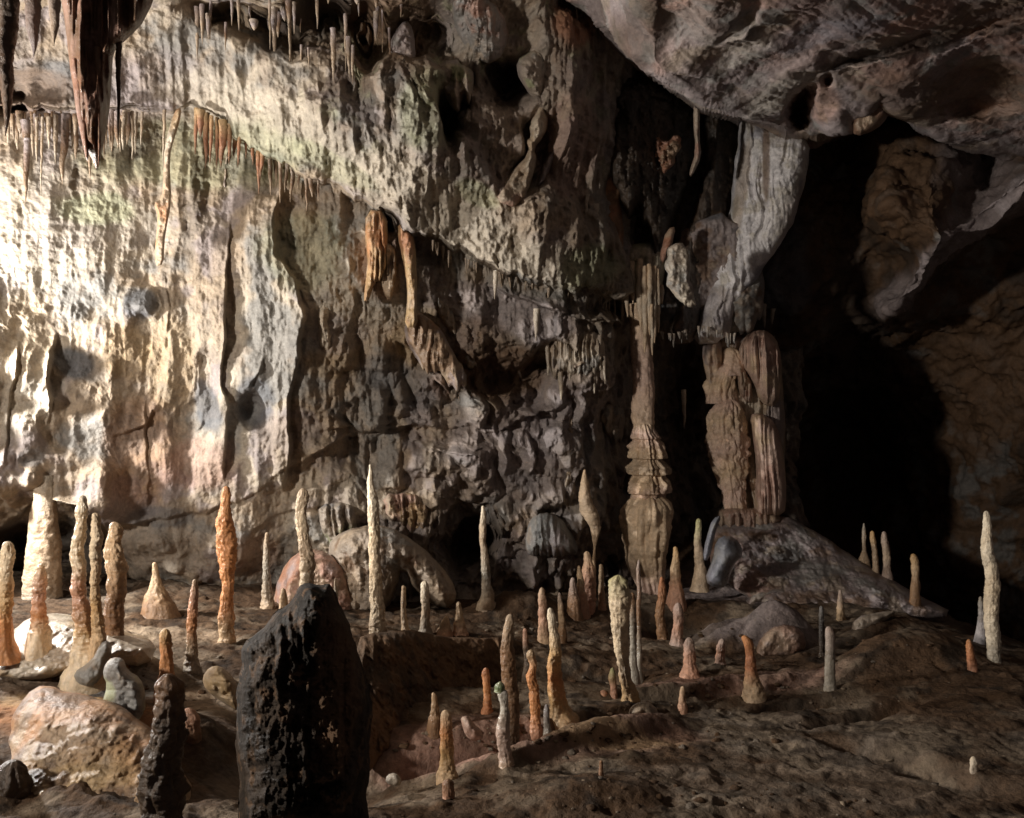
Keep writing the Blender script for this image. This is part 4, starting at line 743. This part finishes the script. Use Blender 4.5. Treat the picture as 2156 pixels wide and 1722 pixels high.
# ------------------------------------------------------------------ stalagmites: stations (X, Y, width) from tip to foot
ORG = ('cream', 'orange', 'orange', 'deep'); CRM = ('cream', 'white', 'cream', 'tan'); GRY = ('sand', 'grey', 'sand'); TAN = ('tan', 'tan', 'pink')
SM = [
 ([(14, 1139, 24), (15, 1165, 28), (12, 1210, 27), (10, 1260, 30), (8, 1310, 36)], ('cream', 'cream', 'ochre', 'orange'), 'stalagmite cut by the left edge of the picture', 4.9, dict(rings=.12)),
 ([(88, 1186, 16), (87, 1210, 27), (84, 1260, 31), (84, 1300, 34), (82, 1335, 44)], ('cream', 'pink', 'orange', 'cream'), 'short cream stalagmite on the glistening mound, left of the tallest', 5.0, dict(rings=.14, mat=M_WET)),
 ([(172, 1042, 15), (169, 1075, 27), (166, 1130, 27), (160, 1165, 30), (168, 1195, 31), (166, 1240, 33), (170, 1290, 36), (176, 1330, 40), (182, 1375, 58)], ('white', 'cream', 'cream', 'pink', 'ochre', 'cream'), 'tallest cream stalagmite on the glistening mound', 4.95, dict(rings=.13, mat=M_WET)),
 ([(200, 1079, 14), (202, 1098, 24), (199, 1112, 18), (204, 1130, 28), (198, 1160, 24), (203, 1200, 24), (200, 1240, 22), (204, 1290, 26), (208, 1350, 32)], ('cream', 'cream', 'ochre', 'tan'), 'knobbly cream stalagmite between the tallest one and a tan bulbous one', 4.9, dict(rings=.16)),
 ([(240, 1098, 22), (244, 1115, 34), (238, 1140, 30), (236, 1160, 42), (240, 1200, 44), (238, 1260, 42), (234, 1350, 48)], ('tan', 'tan', 'brown', 'brown'), 'bulbous tan stalagmite with a dark shadowed flank', 5.2, dict(rings=.10, rough=.14)),
 ([(477, 1023, 12), (478, 1040, 21), (476, 1066, 20), (473, 1090, 36), (476, 1130, 46), (480, 1170, 44), (482, 1205, 34), (482, 1235, 27), (480, 1270, 30), (478, 1310, 36), (480, 1345, 32)], ('orange', 'orange', 'orange', 'orange', 'tan'), 'tall orange stalagmite shaped like a hooded figure', None, dict(rings=.07, rough=.12, fine=.08)),
 ([(408, 1219, 10), (407, 1240, 17), (405, 1290, 24), (403, 1320, 23), (406, 1360, 26), (408, 1408, 36)], ('sand', 'pink', 'orange', 'sand', 'grey'), 'ringed orange stalagmite left of the hooded one', 5.4, dict(rings=.15)),
 ([(347, 1323, 18), (348, 1340, 25), (350, 1380, 27), (352, 1417, 32), (354, 1440, 40)], ('ochre', 'orange', 'orange', 'orange'), 'short bright orange stalagmite behind the shadowed stump', 4.75, dict(rings=.08)),
 ([(92, 1000, 40), (92, 1050, 44), (90, 1090, 56), (88, 1150, 70), (88, 1220, 76), (86, 1300, 80)], ('grey', 'sand', 'sand', 'grey'), 'wide smooth grey pillar standing in the dark hollow', 7.25, dict(rings=.02, rough=.04, round_top=False, blotch=.1)),
 ([(563, 1120, 8), (562, 1150, 14), (562, 1210, 18), (566, 1275, 30)], GRY, 'slim grey stalagmite standing before the wall left of the reddish dome', 7.3, {}),
 ([(326, 1183, 6), (328, 1205, 12), (330, 1230, 26), (334, 1270, 56)], ('tan', 'tan', 'brown'), 'low cone-shaped stalagmite at the foot of the smooth wall', 6.8, dict(rings=.05)),
 ([(640, 1027, 16), (640, 1050, 28), (638, 1080, 26), (642, 1120, 30), (643, 1165, 32), (642, 1200, 34), (646, 1290, 40)], ('sand', 'cream', 'sand', 'cream', 'brown'), 'pale blunt stalagmite rising behind the black block', 6.0, dict(rings=.09, rough=.12)),
 ([(779, 977, 4), (781, 995, 11), (777, 1015, 13), (786, 1045, 24), (788, 1080, 28), (790, 1120, 24), (789, 1180, 27), (792, 1240, 28), (795, 1290, 34), (797, 1322, 40), (798, 1400, 44)], ('white', 'white', 'cream', 'cream', 'cream', 'sand', 'brown'), 'tallest white pointed stalagmite in the middle of the hall', 6.7, dict(rings=.06, rough=.11, fine=.07)),
 ([(848, 1232, 8), (848, 1250, 11), (850, 1290, 13), (852, 1328, 19)], ('tan', 'sand', 'tan'), 'thin tan stalagmite just right of the white pointed one', None, {}),
 ([(895, 1222, 13), (894, 1235, 18), (895, 1280, 20), (898, 1334, 26)], ('white', 'sand', 'grey'), 'smooth pale grey stalagmite right of the thin tan one', None, {}),
 ([(966, 1266, 8), (965, 1285, 17), (966, 1310, 24), (966, 1334, 32)], TAN, 'small tan cone-shaped stalagmite at the plateau edge', None, {}),
 ([(938, 1296, 8), (936, 1310, 20), (932, 1334, 34)], TAN, 'squat cone left of the small tan stalagmite', None, {}),
 ([(1018, 1064, 6), (1020, 1085, 14), (1018, 1110, 16), (1015, 1140, 15), (1019, 1190, 19), (1022, 1230, 22), (1024, 1268, 34)], ('white', 'sand', 'grey', 'sand'), 'slender bluish-white stalagmite before the black cavity', 7.8, {}),
 ([(596, 1238, 8), (597, 1260, 18), (597, 1300, 26)], TAN, 'small tan stalagmite just above the black block', 6.2, {}),
 ([(706, 1216, 3), (706, 1235, 7), (707, 1275, 12)], GRY, 'needle-thin stalagmite beside the peak of the black block', 6.9, {}),
 ([(1074, 1292, 10), (1072, 1312, 18), (1070, 1345, 26), (1074, 1400, 33), (1076, 1470, 34), (1080, 1560, 38), (1086, 1626, 46)], ('sand', 'brown', 'brown', 'dark', 'dark'), 'tall dark stalagmite behind the wet green-capped one', 4.75, dict(rings=.05)),
 ([(1024, 1405, 12), (1024, 1420, 18), (1026, 1455, 17), (1025, 1495, 22)], ('deep', 'orange', 'deep'), 'thin rust-red stalagmite left of the tall dark one', None, {}),
 ([(941, 1494, 17), (941, 1510, 24), (940, 1550, 29), (942, 1600, 30), (944, 1632, 40)], ('tan', 'orange', 'ochre', 'tan'), 'stout orange-tan stump left of the wet stalagmite', None, dict(rings=.05)),
 ([(944, 1640, 26), (945, 1680, 28), (946, 1760, 34)], ('brown', 'pink', 'brown'), 'dim pinkish post at the bottom edge below the orange-tan stump', 4.1, dict(rings=.03)),
 ([(912, 1457, 8), (913, 1466, 12), (914, 1480, 14), (916, 1510, 26)], ('tan', 'brown'), 'tiny round-headed stub in the dark hollow', 5.0, {}),
 ([(1232, 988, 5), (1232, 1015, 18), (1234, 1050, 30), (1240, 1080, 40), (1250, 1110, 24), (1252, 1155, 4)], ('tan', 'sand', 'sand', 'tan'), 'spindle-shaped tan formation hanging on the wall left of the column', 8.6, dict(rings=.03)),
 ([(1232, 1160, 9), (1234, 1180, 20), (1236, 1215, 34), (1236, 1250, 36), (1234, 1285, 36)], ('tan', 'pink', 'pink'), 'pinkish-tan pointed stalagmite behind the blunt leaning one', None, dict(rings=.06)),
 ([(1219, 1190, 6), (1220, 1210, 14), (1224, 1250, 22)], TAN, 'small companion on the left flank of the pinkish-tan stalagmite', 8.1, {}),
 ([(1264, 1187, 8), (1265, 1220, 12), (1267, 1275, 16)], TAN, 'slim stalagmite behind the top of the blunt leaning one', 8.4, {}),
 ([(1206, 1215, 8), (1206, 1232, 17), (1208, 1265, 26)], ('mauve', 'brown'), 'dull little cone left of the pinkish-tan stalagmite', 8.0, {}),
 ([(1141, 1236, 10), (1142, 1255, 19), (1142, 1300, 22), (1144, 1348, 28)], ('sand', 'pink', 'tan'), 'rounded pinkish stalagmite behind the orange-cream one', None, {}),
 ([(1178, 1247, 6), (1179, 1270, 12), (1182, 1325, 16)], ('mauve', 'tan', 'brown'), 'thin stalagmite right of the rounded pinkish one', 7.2, {}),
 ([(1296, 1210, 24), (1297, 1224, 44), (1298, 1262, 46), (1300, 1300, 40), (1304, 1340, 36), (1308, 1380, 29), (1313, 1430, 28), (1320, 1472, 32)], ('green', 'cream', 'cream', 'cream', 'sand', 'ochre'), 'broad blunt leaning stalagmite, cream, with a broken flat top', None, dict(rings=.06, rough=.16, fine=.10, flute=.12)),
 ([(1344, 1178, 3), (1344, 1195, 9), (1345, 1260, 11), (1345, 1330, 10), (1345, 1378, 12)], ('mauve', 'brown', 'grey'), 'needle-like wet stalagmite right of the blunt leaning one', 6.5, dict(mat=M_WET)),
 ([(1332, 1247, 12), (1332, 1260, 15), (1332, 1320, 13), (1334, 1385, 14)], ('brown', 'grey', 'grey'), 'dark stub squeezed between the blunt stalagmite and the needle', 6.3, {}),
 ([(1391, 1214, 10), (1390, 1240, 18), (1392, 1300, 22), (1398, 1362, 28)], ('deep', 'brown', 'brown'), 'dark stalagmite with an orange lit edge at the foot of the column', 7.5, {}),
 ([(1429, 1268, 12), (1429, 1285, 23), (1428, 1320, 24), (1424, 1356, 28)], ('mauve', 'pink', 'mauve'), 'dull mauve stalagmite right of the column foot', None, {}),
 ([(1421, 1150, 6), (1422, 1165, 13), (1420, 1195, 22), (1422, 1235, 26)], ('ochre', 'tan', 'pink'), 'small bottle-shaped stalagmite right of the column skirt', 8.6, {}),
 ([(1471, 1091, 9), (1471, 1105, 14), (1470, 1140, 17), (1473, 1195, 22)], ('green', 'sand', 'sand'), 'pale stick-like stalagmite left of the wet blue boulder', 8.5, {}),
 ([(1449, 1341, 14), (1449, 1356, 24), (1450, 1390, 27), (1452, 1420, 38)], ('mauve', 'pink', 'pink'), 'stubby pink stalagmite, leftmost of the three on the right bank', None, {}),
 ([(1521, 1344, 14), (1520, 1358, 20), (1518, 1380, 19), (1516, 1402, 26)], ('mauve', 'pink', 'mauve'), 'small mauve stub between the stubby pink and the bent orange ones', None, {}),
 ([(1570, 1337, 14), (1577, 1350, 22), (1580, 1375, 20), (1579, 1400, 26), (1582, 1430, 34), (1588, 1465, 46)], ('orange', 'deep', 'deep', 'tan', 'sand'), 'bent orange-headed stalagmite on a paler fluted foot', None, dict(rings=.06)),
 ([(1437, 1444, 9), (1437, 1455, 13), (1438, 1488, 18)], ('tan', 'pink'), 'tiny tan stub on the pitted bank', None, {}),
 ([(1159, 1279, 7), (1162, 1300, 16), (1163, 1340, 24), (1165, 1400, 32), (1170, 1450, 36), (1176, 1490, 42), (1184, 1512, 62)], ('white', 'cream', 'ochre', 'orange', 'ochre', 'tan'), 'tapering orange-cream stalagmite on a spreading foot', None, dict(rings=.06, rough=.10, fine=.07)),
 ([(1118, 1367, 14), (1117, 1382, 20), (1122, 1400, 16), (1115, 1425, 26), (1122, 1450, 22), (1124, 1490, 22), (1126, 1535, 26)], ('tan', 'orange', 'orange', 'orange', 'pink'), 'knobbly orange stalagmite left of the orange-cream one', None, dict(rings=.1, rough=.12)),
 ([(1106, 1322, 10), (1107, 1340, 13), (1110, 1400, 18)], ('pink', 'dark', 'dark'), 'dark thin stub behind the knobbly orange stalagmite', 6.2, {}),
 ([(1289, 1405, 7), (1288, 1425, 18), (1291, 1445, 14), (1292, 1470, 18)], ('green', 'pink', 'pink'), 'small pink stalagmite at the left foot of the blunt leaning one', 5.85, {}),
 ([(1270, 1452, 16), (1270, 1472, 26)], ('pink', 'orange'), 'low orange-pink knob left of the small pink stalagmite', 5.85, {}),
 ([(1150, 1482, 7), (1150, 1500, 14), (1152, 1540, 17)], ('blue', 'grey'), 'small wet grey stalagmite between the two orange ones', None, dict(mat=M_WET)),
 ([(1264, 1600, 8), (1265, 1660, 16), (1268, 1760, 26)], ('brown', 'pink', 'pink'), 'faint tan post at the bottom edge right of the wet stalagmite', 4.1, {}),
 ([(1817, 1101, 4), (1817, 1115, 8), (1818, 1160, 9), (1816, 1180, 24), (1820, 1200, 26)], ('grey', 'sand', 'tan'), 'thin pale stalagmite, leftmost of three in the dark passage mouth', 9.2, {}),
 ([(1836, 1117, 8), (1838, 1135, 13), (1842, 1160, 12), (1844, 1200, 14)], ('ochre', 'sand', 'sand'), 'middle of the three pale stalagmites in the dark passage mouth', 9., {}),
 ([(1861, 1118, 8), (1862, 1135, 15), (1866, 1160, 16), (1866, 1205, 16)], ('mauve', 'sand', 'mauve'), 'rightmost of the three pale stalagmites in the dark passage mouth', 8.9, {}),
 ([(1924, 1165, 12), (1924, 1180, 18), (1926, 1225, 16)], ('ochre', 'tan', 'brown'), 'lone short stub between the three pale stalagmites and the tall white one', 8.4, {}),
 ([(2078, 1075, 8), (2080, 1100, 18), (2080, 1150, 25), (2084, 1200, 29), (2086, 1260, 32), (2090, 1320, 31), (2092, 1360, 30), (2090, 1392, 26)], ('white', 'white', 'cream', 'white', 'grey'), 'tall whitish stalagmite near the right edge', None, dict(rings=.04)),
 ([(2062, 1255, 8), (2063, 1275, 14), (2066, 1310, 17)], ('grey', 'blue'), 'small grey companion left of the tall whitish stalagmite', 6.9, {}),
 ([(2040, 1345, 9), (2041, 1362, 17), (2044, 1395, 20), (2048, 1420, 22)], ('orange', 'deep', 'pink'), 'short reddish stalagmite left of the tall whitish one', None, {}),
 ([(1768, 1241, 6), (1768, 1265, 13), (1769, 1290, 18), (1772, 1318, 26)], ('mauve', 'tan', 'ochre'), 'pointed tan stalagmite above the grey post', 7.9, {}),
 ([(1744, 1318, 15), (1746, 1335, 20), (1748, 1390, 22), (1748, 1450, 24)], ('mauve', 'grey', 'grey'), 'straight grey post-like stalagmite on the right bank', None, dict(rings=.03, rough=.05)),
 ([(1728, 1275, 9), (1729, 1300, 12), (1730, 1380, 14)], ('slate', 'dark'), 'dark thin stalagmite just behind the grey post', 6.8, {}),
 ([(2048, 1592, 14), (2049, 1604, 19), (2049, 1640, 14)], ('white', 'mauve'), 'short blurred whitish stub at the lower right corner', 4.3, {}),
 ([(345, 1418, 40), (348, 1440, 58), (345, 1490, 72), (344, 1550, 84), (345, 1620, 88), (346, 1770, 96)], ('brown', 'dark', 'dark', 'dark'), 'thick shadowed stump in the left foreground', 2.7, dict(rings=.10, rough=.2, fine=.1)),
 ([(394, 1490, 24), (398, 1510, 40), (400, 1545, 44), (402, 1600, 50)], ('pink', 'brown', 'dark'), 'round-headed stump between the shadowed stump and the black block', 4.4, {}),
 ([(22, 1600, 60), (20, 1640, 80), (20, 1720, 100)], ('dark', 'dark'), 'low dark lump in the lower left corner', 3.7, dict(rough=.16)),
]
for st, cols, lb, D, kw in SM:
    if D is None: D = on_floor(st[-1][0], st[-1][1])
    big = st[-1][2] > 24
    tube('stalagmite', st, cols, D=D, seg=56 if big else 30, label=lb, cat='stalagmite', group='stalagmites on the cave floor', buried=.22, dstep=1.6, **kw)

# the wet one carries a green cap of its own
ws = root('stalagmite', 1062, 1613, on_floor(1062, 1613), 'wet glistening pinkish stalagmite with a mossy green cap', 'stalagmite', 'stalagmites on the cave floor')
Dw = ws.location[1]
tube('shaft', [(1055, 1450, 25), (1057, 1468, 24), (1061, 1482, 19), (1063, 1500, 24), (1060, 1530, 31), (1061, 1560, 30), (1066, 1590, 28), (1068, 1618, 34)], ('white', 'cream', 'rose', 'rose', 'honey'), D=Dw, mat=M_WET, seg=48, parent=ws, rings=.08, rough=.10, seed=91, buried=.1)
tube('mossy_cap', [(1056, 1434, 12), (1055, 1442, 22), (1054, 1456, 24)], ('green', 'moss', 'green'), D=Dw, mat=M_WET, seg=40, parent=ws, rings=.05, rough=.12, seed=92, label='green cap')

# ------------------------------------------------------------------ loose rubble on the floor
import bmesh
bmx = bmesh.new(); bmesh.ops.create_icosphere(bmx, subdivisions=2, radius=1); bmx.verts.ensure_lookup_table()
IV = np.array([v.co[:] for v in bmx.verts]); IF = np.array([[v.index for v in f.verts] for f in bmx.faces]); bmx.free()
rg = np.random.RandomState(5); VV = []; QQ = []; CC = []; nn = 0
spots = []
for cxx, cyy, sx, sy, cnt in [(1150, 1560, 330, 40, 110), (1550, 1460, 420, 60, 110), (1000, 1320, 200, 25, 60), (350, 1460, 200, 60, 60), (1700, 1350, 260, 60, 80), (1300, 1680, 700, 60, 90), (1300, 1330, 260, 60, 60)]:
    for _ in range(cnt): spots.append((cxx + rg.randn() * sx * .6, cyy + rg.randn() * sy * .6))
SX = np.array(spots)
DD = np.array([on_floor(a, b) for a, b in spots]); PP = pt(SX[:, 0], SX[:, 1], DD); PP[:, 2] = floor_full(PP[:, 0], PP[:, 1])
for i, p in enumerate(PP):
    sz = .005 + .016 * rg.rand() ** 3
    nz = fbm(IV * 1.0 + i * 3.7, 1.3, 2, .6, 0)
    v = IV * (1 + .75 * nz[:, None]) * sz * np.array([1, .7 + .5 * rg.rand(), .3 + .4 * rg.rand()]) * (1 + .4 * rg.rand())
    VV.append(v + p + [0, 0, sz * .15]); QQ.append(IF + nn); nn += len(IV)
    CC.append(np.broadcast_to(PAL[('sand', 'brown', 'tan', 'brown', 'brown')[rg.randint(5)]] * .6, IV.shape))
rub = link_mesh('rubble', np.concatenate(VV), np.concatenate(QQ), np.concatenate(CC), M_FLOOR, smooth=False, origin=(0, 5, 0))
tag(rub, 'small loose stones scattered over the brown cave floor', 'rubble', kind='stuff')
# ------------------------------------------------------------------ lamp, air, camera
lamp = bpy.data.lights.new('show_cave_lamp', 'SPOT'); lamp.energy = 1550; lamp.spot_size = math.radians(156); lamp.spot_blend = 1.
lamp.color = (1., .915, .83); lamp.shadow_soft_size = .22
lo = bpy.data.objects.new('show_cave_lamp', lamp); COL.objects.link(lo)
lo.location = (-5.3, 1.6, 2.6)
lo.rotation_euler = Vector((math.cos(math.radians(42)), math.sin(math.radians(42)), math.tan(math.radians(20)))).to_track_quat('-Z', 'Y').to_euler()

l2 = bpy.data.lights.new('wall_lamp', 'POINT'); l2.energy = 900; l2.color = (1., .97, .94); l2.shadow_soft_size = .12
l2o = bpy.data.objects.new('wall_lamp', l2); COL.objects.link(l2o); l2o.location = (-4.8, 6.25, 2.1)

wd = bpy.data.worlds.new('World'); scene.world = wd; wd.use_nodes = True
bg = wd.node_tree.nodes['Background']; bg.inputs[0].default_value = (.80, .66, .64, 1); bg.inputs[1].default_value = .056

cam = bpy.data.cameras.new('camera'); co = bpy.data.objects.new('camera', cam); COL.objects.link(co)
cam.sensor_width = 36; cam.lens = 36 * F / 2155; cam.clip_end = 200; cam.clip_start = .05
co.location = (0, 0, CZ); co.rotation_euler = (math.radians(90), 0, 0)
scene.camera = co
scene.render.engine = 'CYCLES'
scene.cycles.use_denoising = True
scene.cycles.max_bounces = 6; scene.cycles.diffuse_bounces = 4
vs = scene.view_settings; vs.view_transform = 'Standard'; vs.look = 'None'; vs.exposure = 0; vs.gamma = 1
